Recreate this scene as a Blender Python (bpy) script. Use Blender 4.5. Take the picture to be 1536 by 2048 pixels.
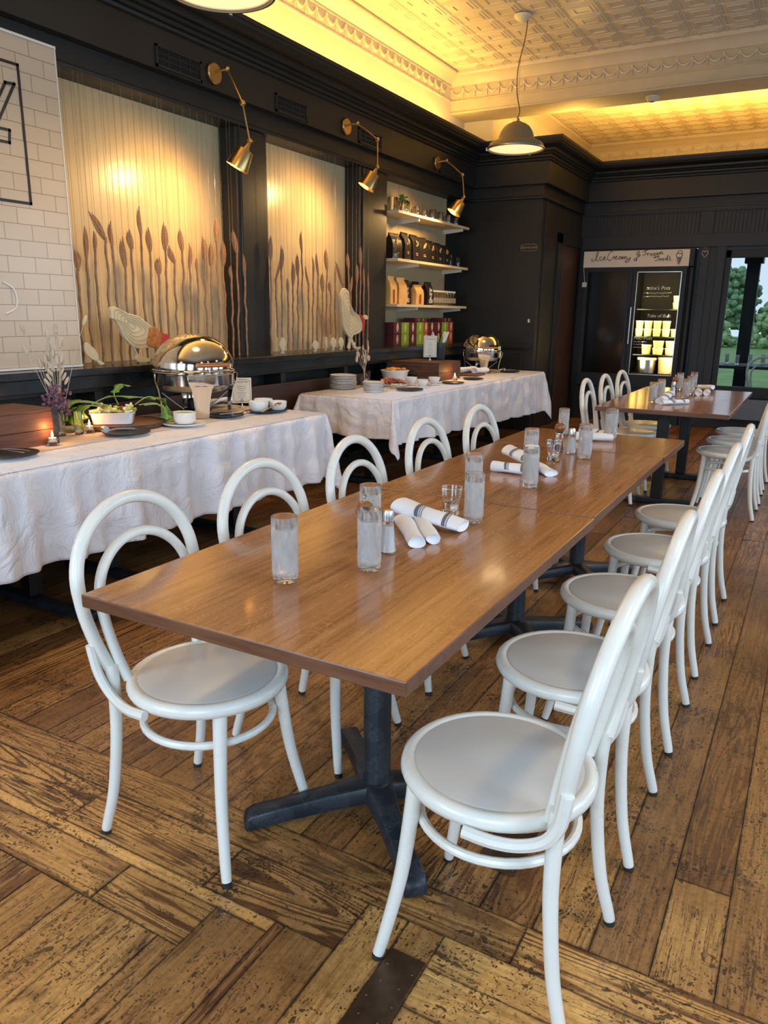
import bpy, math, random
from mathutils import Vector, Matrix
from mathutils import noise as mnoise
R = math.radians
PI = math.pi
C = bpy.context.scene.collection
for _o in list(bpy.data.objects):
    bpy.data.objects.remove(_o, do_unlink=True)
rng = random.Random(7)

# ---------------------------------------------------------------- camera
sc = bpy.context.scene
cam = bpy.data.cameras.new('camera'); camo = bpy.data.objects.new('camera', cam); C.objects.link(camo)
camo.matrix_world = Matrix(((0.87180814, -0.1347072, 0.4709613, 0), (0.48968445, 0.21486155, -0.84501104, 0),
                            (0.0126376, 0.96730992, 0.25328206, 1.37), (0, 0, 0, 1)))
cam.sensor_fit = 'AUTO'; cam.sensor_width = 36; cam.lens = 26.75; cam.clip_start = 0.05; cam.clip_end = 300
sc.camera = camo
# ---------------------------------------------------------------- exposure, world
sc.view_settings.view_transform = 'Standard'; sc.view_settings.look = 'None'
sc.view_settings.gamma = 1; sc.view_settings.use_curve_mapping = False
sc.view_settings.exposure = 0.12
W = bpy.data.worlds.new('sky'); sc.world = W; W.use_nodes = True
W.node_tree.nodes['Background'].inputs[0].default_value = (0.62, 0.76, 0.95, 1)
W.node_tree.nodes['Background'].inputs[1].default_value = 1.0

def area(name, loc, rot, sx, sy, power, col, spread=180):
    l = bpy.data.lights.new(name, 'AREA'); l.shape = 'RECTANGLE'; l.size = sx; l.size_y = sy
    l.energy = power; l.color = col; l.spread = R(spread)
    o = bpy.data.objects.new(name, l); C.objects.link(o); o.location = loc; o.rotation_euler = rot
    return o
DAY = (0.60, 0.79, 1.0)
COVE = (1.0, 0.57, 0.11)
# daylight through the windows of the right wall and of the wall behind the camera
for wy in (0.2, 2.6, 5.0, 7.4):
    area('window_daylight', (2.36, wy, 1.75), (0, R(72), 0), 1.7, 1.5, 29, DAY, 150)
for wx in (-2.4, 0.4):
    area('window_daylight', (wx, -1.96, 1.75), (R(72), 0, 0), 1.7, 1.7, 52, DAY, 150)
# LED strips lying in the cove on top of the cornices
area('cove_strip_light', (-3.84, 4.2, 3.20), (0, R(180), 0), 0.07, 8.4, 104, COVE)
area('cove_strip_light', (-0.2, 10.62, 3.27), (R(180), 0, 0), 5.0, 0.08, 115, COVE)
area('cove_strip_light', (-2.78, 9.7, 3.27), (0, R(180), 0), 0.08, 1.2, 24, COVE)

# ---------------------------------------------------------------- mesh helper
class MB:
    def __init__(s): s.v = []; s.f = []; s.m = []; s.uv = None; s.col = None; s.uv2 = None
    def add(s, vs, fs, mi=0):
        n = len(s.v); s.v += [tuple(p) for p in vs]
        for f in fs: s.f.append(tuple(i + n for i in f)); s.m.append(mi)
        return s
    def box(s, x0, y0, z0, x1, y1, z1, mi=0, M=None):
        vs = [(x, y, z) for z in (z0, z1) for y in (y0, y1) for x in (x0, x1)]
        if M: vs = [M @ Vector(p) for p in vs]
        return s.add(vs, [(0, 2, 3, 1), (4, 5, 7, 6), (0, 1, 5, 4), (2, 6, 7, 3), (0, 4, 6, 2), (1, 3, 7, 5)], mi)
    def tube(s, pts, r, n=8, closed=False, mi=0, flat=1.0, up=(0, 0, 1)):
        P = [Vector(p) for p in pts]; k = len(P)
        rs = r if isinstance(r, (list, tuple)) else [r] * k
        vs = []; prev = None
        for i in range(k):
            if closed: t = (P[(i + 1) % k] - P[i - 1])
            else: t = P[min(i + 1, k - 1)] - P[max(i - 1, 0)]
            t.normalize()
            if prev is None:
                a = Vector(up)
                if abs(a.dot(t)) > .95: a = Vector((1, 0, 0))
                a = (a - t * a.dot(t)).normalized()
            else:
                a = prev - t * prev.dot(t)
                a = a.normalized() if a.length > 1e-6 else prev
            prev = a; b = t.cross(a)
            for j in range(n):
                q = 2 * PI * j / n
                vs.append(P[i] + (a * math.cos(q) * flat + b * math.sin(q)) * rs[i])
        fs = []
        for i in range(k if closed else k - 1):
            for j in range(n):
                i2 = (i + 1) % k; j2 = (j + 1) % n
                fs.append((i * n + j, i * n + j2, i2 * n + j2, i2 * n + j))
        if not closed:
            fs.append(tuple(range(n - 1, -1, -1))); fs.append(tuple((k - 1) * n + j for j in range(n)))
        return s.add(vs, fs, mi)
    def lathe(s, prof, c=(0, 0, 0), n=24, mi=0, M=None, a0=0, wob=None, cap=True):
        vs = []
        for (r, z) in prof:
            for j in range(n):
                q = a0 + 2 * PI * j / n; rr = r * (wob(q, z) if wob else 1)
                p = Vector((rr * math.cos(q), rr * math.sin(q), z))
                if M: p = M @ p
                vs.append(p + Vector(c))
        fs = []
        for i in range(len(prof) - 1):
            for j in range(n):
                j2 = (j + 1) % n
                fs.append((i * n + j, i * n + j2, (i + 1) * n + j2, (i + 1) * n + j))
        if cap and prof[0][0] > 1e-5: fs.append(tuple(range(n - 1, -1, -1)))
        if cap and prof[-1][0] > 1e-5: fs.append(tuple((len(prof) - 1) * n + j for j in range(n)))
        return s.add(vs, fs, mi)
    def prism(s, out, axis, a, b, mi=0):
        # out: 2-D outline; axis 'x': (y,z), 'y': (x,z), 'z': (x,y)
        def P(u, v, w): return {'x': (w, u, v), 'y': (u, w, v), 'z': (u, v, w)}[axis]
        n = len(out); vs = [P(u, v, a) for u, v in out] + [P(u, v, b) for u, v in out]
        fs = [tuple(range(n)), tuple(range(2 * n - 1, n - 1, -1))]
        fs += [(i, i + n, (i + 1) % n + n, (i + 1) % n) for i in range(n)]
        return s.add(vs, fs, mi)
    def grid(s, fn, nu, nv, mi=0, closed_u=False):
        vs = [fn(i / nu, j / nv) for j in range(nv + 1) for i in range(nu + (0 if closed_u else 1))]
        w = nu + (0 if closed_u else 1)
        fs = [(j * w + i, j * w + (i + 1) % w, (j + 1) * w + (i + 1) % w, (j + 1) * w + i) for j in range(nv) for i in range(nu)]
        return s.add(vs, fs, mi)
    def sphere(s, c, r, n=12, m=8, mi=0, sc3=(1, 1, 1), M=None):
        vs = []; 
        for i in range(m + 1):
            th = PI * i / m
            for j in range(n):
                q = 2 * PI * j / n
                p = Vector((r * math.sin(th) * math.cos(q) * sc3[0], r * math.sin(th) * math.sin(q) * sc3[1], r * math.cos(th) * sc3[2]))
                if M: p = M @ p
                vs.append(p + Vector(c))
        fs = [(i * n + j, (i + 1) * n + j, (i + 1) * n + (j + 1) % n, i * n + (j + 1) % n) for i in range(m) for j in range(n)]
        return s.add(vs, fs, mi)
    def build(s, name, mats, parent=None, smooth=True, bevel=0, ang=35, seg=2, solid=0, subd=0):
        me = bpy.data.meshes.new(name); me.from_pydata(s.v, [], s.f)
        if not isinstance(mats, (list, tuple)): mats = [mats]
        for m in mats: me.materials.append(m)
        if len(mats) > 1: me.polygons.foreach_set('material_index', s.m)
        if s.uv:
            ul = me.uv_layers.new(name='UVMap'); ul.data.foreach_set('uv', [c for p in s.uv for c in p])
        if s.uv2:
            ul = me.uv_layers.new(name='edge'); ul.data.foreach_set('uv', [c for p in s.uv2 for c in p])
        if s.col:
            ca = me.color_attributes.new('tone', 'FLOAT_COLOR', 'CORNER'); ca.data.foreach_set('color', [c for p in s.col for c in p])
        me.validate(); me.update()
        if smooth:
            me.polygons.foreach_set('use_smooth', [True] * len(me.polygons)); me.set_sharp_from_angle(angle=R(ang))
        o = bpy.data.objects.new(name, me); C.objects.link(o)
        if parent: o.parent = parent
        if solid:
            m = o.modifiers.new('solid', 'SOLIDIFY'); m.thickness = solid; m.offset = 0
        if subd:
            m = o.modifiers.new('sub', 'SUBSURF'); m.levels = subd; m.render_levels = subd
        if bevel:
            m = o.modifiers.new('bevel', 'BEVEL'); m.width = bevel; m.segments = seg; m.limit_method = 'ANGLE'; m.angle_limit = R(40)
        return o

def tag(o, label=None, cat=None, group=None, kind=None):
    if label: o['label'] = label
    if cat: o['category'] = cat
    if group: o['group'] = group
    if kind: o['kind'] = kind
    return o
def thing(name, label, cat, loc=(0, 0, 0), rz=0, group=None):
    o = bpy.data.objects.new(name, None); C.objects.link(o); o.location = loc; o.rotation_euler = (0, 0, rz)
    o.empty_display_size = .05
    return tag(o, label, cat, group)
def struct(name, mb, mats, label=None, cat=None, **k):
    o = mb.build(name, mats, **k); o['kind'] = 'structure'
    if label: o['label'] = label
    if cat: o['category'] = cat
    return o
def dup(o, loc, rz=0, label=None, group=None, parent=None, scale=None):
    c = o.copy(); C.objects.link(c)
    if parent: c.parent = parent
    else:
        c.location = loc; c.rotation_euler = (0, 0, rz)
        if scale: c.scale = scale
        if label: c['label'] = label
        if group: c['group'] = group
    for ch in [x for x in o.children]:
        dup(ch, None, parent=c)
    return c
def cr(pts, k=6, closed=False):
    P = [Vector(p) for p in pts]; n = len(P); out = []
    for i in range(n if closed else n - 1):
        if closed: a, b, c, d = P[i - 1], P[i], P[(i + 1) % n], P[(i + 2) % n]
        else: a, b, c, d = P[max(i - 1, 0)], P[i], P[i + 1], P[min(i + 2, n - 1)]
        for j in range(k):
            t = j / k
            out.append(.5 * ((2 * b) + (c - a) * t + (2 * a - 5 * b + 4 * c - d) * t * t + (3 * b - a - 3 * c + d) * t ** 3))
    if not closed: out.append(P[-1])
    return out
def lerp(a, b, t): return a + (b - a) * t

# ---------------------------------------------------------------- materials
def new(name):
    m = bpy.data.materials.new(name); m.use_nodes = True; nt = m.node_tree
    return m, nt, nt.nodes['Principled BSDF']
def nd(nt, t, **k):
    n = nt.nodes.new(t)
    for a, b in k.items():
        if a.startswith('i_'): n.inputs[a[2:].replace('_', ' ')].default_value = b
        else: setattr(n, a, b)
    return n
def ramp(nt, src, stops, interp='LINEAR'):
    r = nt.nodes.new('ShaderNodeValToRGB'); nt.links.new(src, r.inputs[0]); r.color_ramp.interpolation = interp
    el = r.color_ramp.elements
    while len(el) > 1: el.remove(el[-1])
    el[0].position = stops[0][0]; el[0].color = stops[0][1] if len(stops[0][1]) == 4 else (*stops[0][1], 1)
    for p, c in stops[1:]:
        e = el.new(p); e.color = c if len(c) == 4 else (*c, 1)
    return r
def mixc(nt, fac, a, b, mode='MIX'):
    m = nt.nodes.new('ShaderNodeMix'); m.data_type = 'RGBA'; m.blend_type = mode
    for sock, val in ((0, fac), (6, a), (7, b)):
        if hasattr(val, 'links') or hasattr(val, 'is_output'): nt.links.new(val, m.inputs[sock])
        elif isinstance(val, (int, float)): m.inputs[sock].default_value = val
        else: m.inputs[sock].default_value = (*val, 1) if len(val) == 3 else val
    return m.outputs[2]
def mth(nt, op, a, b=None, c=None):
    m = nt.nodes.new('ShaderNodeMath'); m.operation = op
    for i, val in enumerate((a, b, c)):
        if val is None: continue
        if isinstance(val, (int, float)): m.inputs[i].default_value = val
        else: nt.links.new(val, m.inputs[i])
    return m.outputs[0]
def ocoord(nt, scale=(1, 1, 1), src='Object'):
    t = nt.nodes.new('ShaderNodeTexCoord'); mp = nt.nodes.new('ShaderNodeMapping'); mp.inputs['Scale'].default_value = scale
    nt.links.new(t.outputs[src], mp.inputs[0]); return mp.outputs[0]
def noise(nt, vec, scale, detail=4, rough=.55, dist=0):
    n = nd(nt, 'ShaderNodeTexNoise'); n.inputs['Scale'].default_value = scale; n.inputs['Detail'].default_value = detail
    n.inputs['Roughness'].default_value = rough; n.inputs['Distortion'].default_value = dist
    if vec is not None: nt.links.new(vec, n.inputs['Vector'])
    return n.outputs['Fac']
def bump(nt, bs, h, strength=.3, dist=.002):
    b = nd(nt, 'ShaderNodeBump'); b.inputs['Strength'].default_value = strength; b.inputs['Distance'].default_value = dist
    nt.links.new(h, b.inputs['Height']); nt.links.new(b.outputs[0], bs.inputs['Normal']); return b
def mat(name, col, rough=.5, metal=0, var=0, vscale=6, bmp=0, bscale=40, spec=None, coat=0, emit=None, estr=0, trans=0, alpha=1, ior=None, sheen=0, bdist=.002):
    m, nt, bs = new(name)
    bs.inputs['Base Color'].default_value = (*col, 1); bs.inputs['Roughness'].default_value = rough; bs.inputs['Metallic'].default_value = metal
    if spec is not None: bs.inputs['Specular IOR Level'].default_value = spec
    if coat: bs.inputs['Coat Weight'].default_value = coat; bs.inputs['Coat Roughness'].default_value = .15
    if emit: bs.inputs['Emission Color'].default_value = (*emit, 1); bs.inputs['Emission Strength'].default_value = estr
    if trans: bs.inputs['Transmission Weight'].default_value = trans
    if ior: bs.inputs['IOR'].default_value = ior
    if sheen: bs.inputs['Sheen Weight'].default_value = sheen
    if alpha < 1: bs.inputs['Alpha'].default_value = alpha
    if var:
        f = noise(nt, ocoord(nt), vscale, 5)
        r = ramp(nt, f, [(.3, tuple(c * (1 - var) for c in col)), (.7, tuple(min(1, c * (1 + var)) for c in col))])
        nt.links.new(r.outputs[0], bs.inputs['Base Color'])
        rr = nd(nt, 'ShaderNodeMapRange'); nt.links.new(f, rr.inputs[0]); rr.inputs[3].default_value = max(.02, rough - .08); rr.inputs[4].default_value = min(1, rough + .1)
        nt.links.new(rr.outputs[0], bs.inputs['Roughness'])
    if bmp: bump(nt, bs, noise(nt, ocoord(nt), bscale, 4), bmp, bdist)
    return m
def wood(name, dark, light, axis='y', rough=.4, scale=1, planks=0, plank_axis='x', coat=0, wear=0):
    m, nt, bs = new(name)
    st = {'x': (1, 14, 14), 'y': (14, 1, 14), 'z': (14, 14, 1)}[axis]
    v = ocoord(nt, tuple(q * scale for q in st))
    f = noise(nt, v, 2.2, 7, .62, .6); g = noise(nt, v, 9, 3, .6, .3)
    mixf = mth(nt, 'ADD', mth(nt, 'MULTIPLY', f, .7), mth(nt, 'MULTIPLY', g, .3))
    r = ramp(nt, mixf, [(.3, dark), (.5, tuple(lerp(a, b, .55) for a, b in zip(dark, light))), (.72, light)])
    col = r.outputs[0]
    if planks:
        t = nt.nodes.new('ShaderNodeTexCoord'); sx = nt.nodes.new('ShaderNodeSeparateXYZ'); nt.links.new(t.outputs['Object'], sx.inputs[0])
        q = mth(nt, 'FLOOR', mth(nt, 'DIVIDE', sx.outputs[{'x': 0, 'y': 1, 'z': 2}[plank_axis]], planks))
        wn = nd(nt, 'ShaderNodeTexWhiteNoise', noise_dimensions='1D'); nt.links.new(q, wn.inputs['W'])
        k = ramp(nt, wn.outputs[0], [(0, (.74, .72, .70)), (1, (1.12, 1.1, 1.06))])
        col = mixc(nt, 1.0, col, k.outputs[0], 'MULTIPLY')
    nt.links.new(col, bs.inputs['Base Color']); bs.inputs['Roughness'].default_value = rough
    if coat: bs.inputs['Coat Weight'].default_value = coat; bs.inputs['Coat Roughness'].default_value = .12
    bump(nt, bs, mixf, .15, .001)
    return m
def grooved(name, col, axis, pitch, rough=.4, width=.06, off=0, var=.05):
    # painted beadboard: narrow grooves every `pitch` metres along an axis
    m, nt, bs = new(name)
    t = nt.nodes.new('ShaderNodeTexCoord'); sx = nt.nodes.new('ShaderNodeSeparateXYZ'); nt.links.new(t.outputs['Object'], sx.inputs[0])
    u = mth(nt, 'FRACT', mth(nt, 'DIVIDE', mth(nt, 'ADD', sx.outputs[axis], off + 100 * pitch), pitch))
    d = mth(nt, 'ABSOLUTE', mth(nt, 'SUBTRACT', u, .5))
    h = mth(nt, 'MINIMUM', mth(nt, 'DIVIDE', d, width), 1.0)
    bump(nt, bs, h, .8, .004)
    f = noise(nt, t.outputs['Object'], 5, 4)
    r = ramp(nt, f, [(.3, tuple(c * (1 - var) for c in col)), (.7, tuple(c * (1 + var) for c in col))])
    nt.links.new(r.outputs[0], bs.inputs['Base Color']); bs.inputs['Roughness'].default_value = rough
    return m

M = {}
M['dark'] = mat('charcoal_paint', (.014, .0125, .0105), .46, var=.12, vscale=3, bmp=.05, bscale=60)
M['darkbead'] = grooved('charcoal_beadboard', (.014, .012, .010), 0, .045, .45)
M['tin'] = mat('cream_tin_paint', (.66, .58, .45), .38, var=.06, vscale=4, bmp=.06, bscale=30)
M['plaster'] = mat('cream_plaster', (.60, .51, .36), .7, var=.05, vscale=8, bmp=.35, bscale=90)
M['plastersm'] = mat('cream_smooth_plaster', (.74, .66, .50), .6, var=.03, vscale=3)
M['bead'] = grooved('cream_beadboard', (.60, .46, .26), 1, .052, .3, .05)
M['shelfback'] = mat('cream_back_panel', (.44, .34, .19), .5, var=.05)
M['white'] = mat('white_enamel', (.79, .78, .71), .28, var=.03, vscale=10, coat=.2)
M['seat'] = mat('pale_grey_seat_panel', (.60, .57, .53), .33, var=.03, vscale=7, coat=.15)
M['rubber'] = mat('black_rubber', (.02, .02, .02), .6)
M['nylon'] = mat('white_nylon_glide', (.75, .75, .75), .4)
M['brass'] = mat('brushed_brass', (.62, .42, .17), .3, 1, var=.08, vscale=20)
M['steel'] = mat('polished_steel', (.80, .76, .70), .09, 1, var=.03, vscale=8)
M['satin'] = mat('satin_steel', (.6, .6, .6), .28, 1)
M['iron'] = None
M['copper'] = mat('copper_handle', (.55, .25, .12), .3, 1)
M['black'] = mat('black_satin', (.006, .006, .006), .5)
M['blackplate'] = mat('black_stoneware', (.025, .025, .028), .4, var=.2, vscale=30)
M['china'] = mat('white_china', (.80, .79, .77), .15, coat=.4)
M['paper'] = mat('cream_card', (.78, .72, .60), .7, var=.02)
M['ink'] = mat('dark_ink', (.05, .03, .02), .7)
M['chalk'] = mat('white_chalk_paint', (.8, .78, .7), .8)
M['kraft'] = mat('kraft_paper', (.62, .36, .12), .6, var=.12, vscale=9, bmp=.3, bscale=25)
M['bagblack'] = mat('matte_black_bag', (.014, .011, .010), .38, bmp=.4, bscale=18)
M['bagprint'] = mat('bronze_bag_print', (.60, .38, .20), .35, .3)
M['green'] = mat('green_box', (.20, .30, .03), .45, var=.08)
M['maroon'] = mat('maroon_box', (.09, .012, .016), .45, var=.1)
M['redbox'] = mat('red_orange_box', (.38, .06, .02), .45, var=.5, vscale=60)
M['medal'] = mat('box_medallion', (.50, .38, .28), .5)
M['greenmedal'] = mat('green_medallion', (.42, .50, .14), .5)
M['leaf'] = mat('arugula_leaf', (.13, .26, .045), .45, var=.3, vscale=30)
M['stem'] = mat('pale_green_stem', (.30, .42, .12), .45)
M['veg'] = mat('pale_vegetable', (.80, .74, .34), .4, var=.12, vscale=40)
M['vegg'] = mat('green_vegetable', (.42, .52, .10), .4)
M['vegr'] = mat('red_radish', (.45, .03, .02), .3)
M['dip'] = mat('green_dip', (.38, .46, .16), .5, bmp=.5, bscale=60)
M['grass'] = mat('dried_grass', (.60, .47, .33), .8, var=.15, vscale=30)
M['purple'] = mat('dried_purple_flower', (.20, .09, .13), .8, var=.3, vscale=40)
M['eucal'] = mat('dried_pink_leaf', (.62, .42, .28), .6, var=.2, vscale=30)
M['wax'] = mat('candle_wax', (.85, .8, .7), .4)
M['flame'] = mat('candle_flame', (1, .6, .2), .5, emit=(1.0, .55, .18), estr=14)
M['bulb'] = mat('warm_bulb', (1, .8, .5), .5, emit=(1.0, .68, .33), estr=1.1)
M['pend'] = mat('olive_grey_shade_enamel', (.20, .155, .09), .38, var=.04)
M['pendin'] = mat('cream_shade_lining', (.80, .68, .45), .4)
M['cord'] = mat('cloth_cord', (.10, .05, .03), .7)
M['metalplate'] = mat('brown_steel_floor_plate', (.10, .055, .030), .35, .6, var=.25, vscale=25)
M['bench'] = mat('dark_brown_bench_wood', (.050, .020, .013), .45, var=.2)
M['brownDoor'] = wood('dark_stained_door', (.030, .012, .006), (.060, .024, .012), 'z', .5)
M['salt'] = mat('white_salt', (.85, .85, .85), .8)
M['peppc'] = mat('dark_peppercorns', (.03, .025, .02), .6, bmp=.8, bscale=200)
M['pwood'] = wood('turned_walnut', (.10, .035, .012), (.36, .15, .05), 'z', .25, 2)
M['stripe'] = mat('grey_blue_stripe', (.12, .14, .18), .8)
M['crust'] = mat('baked_crust', (.72, .36, .10), .6, var=.25, vscale=30, bmp=.6, bscale=50)
M['salmon'] = mat('smoked_salmon', (.75, .28, .12), .4, var=.3, vscale=40)
M['meat'] = mat('cured_meat', (.42, .12, .11), .45, var=.35, vscale=40)
M['cheese'] = mat('pale_cheese', (.78, .62, .32), .5)
M['jam'] = mat('brown_jam', (.25, .08, .03), .3)
M['tub'] = mat('ice_cream_tub', (.75, .58, .20), .8, var=.12, vscale=14)
M['tub2'] = mat('orange_tub', (.80, .55, .26), .8, var=.1)
M['fridgein'] = mat('fridge_liner', (.010, .008, .006), .8)
M['bluegrey'] = mat('speckled_blue_grey', (.17, .20, .25), .8, var=.35, vscale=160)
M['wheatA'] = wood('brown_carved_wheat', (.10, .045, .022), (.42, .23, .12), 'z', .6, 3)
M['henwood'] = mat('cream_carved_wood', (.62, .52, .33), .6, var=.1, vscale=12)
M['feather'] = mat('ochre_feathers', (.42, .15, .03), .6, var=.45, vscale=35)
M['comb'] = mat('red_comb', (.48, .03, .03), .5)
M['string'] = mat('clear_nylon_line', (.5, .40, .25), .12, spec=1.0, trans=.6)
M['dc'] = mat('cream_plastic', (.7, .66, .55), .5)
M['glassclear'] = mat('clear_glass', (.97, .98, .97), .02, trans=1, ior=1.45)
M['pane'] = mat('window_pane_glass', (.9, .95, .93), .0, trans=1, ior=1.02)

def m_frost():
    m, nt, bs = new('frosted_wet_glass')
    bs.inputs['Base Color'].default_value = (.97, .98, .99, 1); bs.inputs['Transmission Weight'].default_value = 1
    bs.inputs['IOR'].default_value = 1.25
    t = nt.nodes.new('ShaderNodeTexCoord'); sx = nt.nodes.new('ShaderNodeSeparateXYZ'); nt.links.new(t.outputs['Object'], sx.inputs[0])
    wet = nd(nt, 'ShaderNodeMapRange'); nt.links.new(sx.outputs[2], wet.inputs[0]); wet.inputs[1].default_value = .134; wet.inputs[2].default_value = .126; wet.inputs[3].default_value = .12; wet.inputs[4].default_value = 1
    bot = nd(nt, 'ShaderNodeMapRange'); nt.links.new(sx.outputs[2], bot.inputs[0]); bot.inputs[1].default_value = .012; bot.inputs[2].default_value = .03; bot.inputs[3].default_value = .2; bot.inputs[4].default_value = 1
    f = noise(nt, ocoord(nt, (1, 1, .35)), 55, 3, .55, .5)
    k = mth(nt, 'MULTIPLY', wet.outputs[0], bot.outputs[0])
    nt.links.new(mth(nt, 'ADD', .03, mth(nt, 'MULTIPLY', k, mth(nt, 'MULTIPLY', f, .38))), bs.inputs['Roughness'])
    bump(nt, bs, f, .12, .001)
    d = nd(nt, 'ShaderNodeBsdfDiffuse'); d.inputs[0].default_value = (.90, .88, .86, 1)
    tr = nd(nt, 'ShaderNodeBsdfTranslucent'); tr.inputs[0].default_value = (.90, .88, .86, 1)
    m0 = nt.nodes.new('ShaderNodeMixShader'); m0.inputs[0].default_value = .55; nt.links.new(d.outputs[0], m0.inputs[1]); nt.links.new(tr.outputs[0], m0.inputs[2])
    mx = nt.nodes.new('ShaderNodeMixShader'); out = nt.nodes['Material Output']
    nt.links.new(mth(nt, 'MULTIPLY', k, mth(nt, 'ADD', .16, mth(nt, 'MULTIPLY', f, .46))), mx.inputs[0]); nt.links.new(bs.outputs[0], mx.inputs[1]); nt.links.new(m0.outputs[0], mx.inputs[2]); nt.links.new(mx.outputs[0], out.inputs[0])
    return m
M['frost'] = m_frost()
M['water'] = mat('iced_water', (.96, .98, 1), .06, trans=1, ior=1.2)
M['icecube'] = mat('ice_cube', (.95, .97, 1), .25, trans=.8, ior=1.3, bmp=.5, bscale=60)

def m_table():
    m, nt, bs = new('quartersawn_oak_top')
    t = nt.nodes.new('ShaderNodeTexCoord'); sx = nt.nodes.new('ShaderNodeSeparateXYZ'); nt.links.new(t.outputs['Object'], sx.inputs[0])
    oi = nd(nt, 'ShaderNodeObjectInfo')
    q = mth(nt, 'ADD', mth(nt, 'FLOOR', mth(nt, 'DIVIDE', mth(nt, 'ADD', sx.outputs[0], 10), .137)), mth(nt, 'MULTIPLY', oi.outputs['Random'], 37.3))
    wn = nd(nt, 'ShaderNodeTexWhiteNoise', noise_dimensions='1D'); nt.links.new(q, wn.inputs['W'])
    cb = nt.nodes.new('ShaderNodeCombineXYZ')
    nt.links.new(mth(nt, 'ADD', mth(nt, 'MULTIPLY', sx.outputs[0], 34), mth(nt, 'MULTIPLY', wn.outputs[0], 50)), cb.inputs[0])
    nt.links.new(mth(nt, 'MULTIPLY', sx.outputs[1], 1.6), cb.inputs[1]); nt.links.new(mth(nt, 'MULTIPLY', sx.outputs[2], 20), cb.inputs[2])
    f = noise(nt, cb.outputs[0], 1.5, 8, .65, .4)
    # medullary fleck: contour lines of a distorted noise
    c2 = nt.nodes.new('ShaderNodeCombineXYZ')
    nt.links.new(mth(nt, 'ADD', mth(nt, 'MULTIPLY', sx.outputs[0], 9.0), mth(nt, 'MULTIPLY', wn.outputs[0], 9)), c2.inputs[0])
    nt.links.new(mth(nt, 'MULTIPLY', sx.outputs[1], 3.6), c2.inputs[1])
    g = noise(nt, c2.outputs[0], 1.3, 3, .5, .8)
    ring = mth(nt, 'ABSOLUTE', mth(nt, 'SUBTRACT', mth(nt, 'FRACT', mth(nt, 'MULTIPLY', g, 26)), .5))
    fleck = mth(nt, 'MULTIPLY', mth(nt, 'LESS_THAN', ring, .12), noise(nt, t.outputs['Object'], 14, 3))
    r = ramp(nt, f, [(.28, (.19, .075, .027)), (.5, (.34, .152, .062)), (.75, (.44, .215, .098))])
    k = ramp(nt, wn.outputs[0], [(0, (.82, .78, .74)), (1, (1.12, 1.1, 1.06))])
    col = mixc(nt, 1.0, r.outputs[0], k.outputs[0], 'MULTIPLY')
    col = mixc(nt, mth(nt, 'MULTIPLY', fleck, .34), col, (.70, .40, .18))
    nt.links.new(col, bs.inputs['Base Color'])
    rr = nd(nt, 'ShaderNodeMapRange'); nt.links.new(noise(nt, t.outputs['Object'], 7, 3), rr.inputs[0]); rr.inputs[3].default_value = .16; rr.inputs[4].default_value = .26
    nt.links.new(rr.outputs[0], bs.inputs['Roughness'])
    bs.inputs['Coat Weight'].default_value = .35; bs.inputs['Coat Roughness'].default_value = .08
    bump(nt, bs, mth(nt, 'ADD', f, mth(nt, 'MULTIPLY', fleck, .5)), .10, .001)
    return m
M['top'] = m_table()
M['topedge'] = wood('walnut_toned_edge', (.075, .028, .014), (.20, .085, .042), 'x', .35, 1.5)

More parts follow.
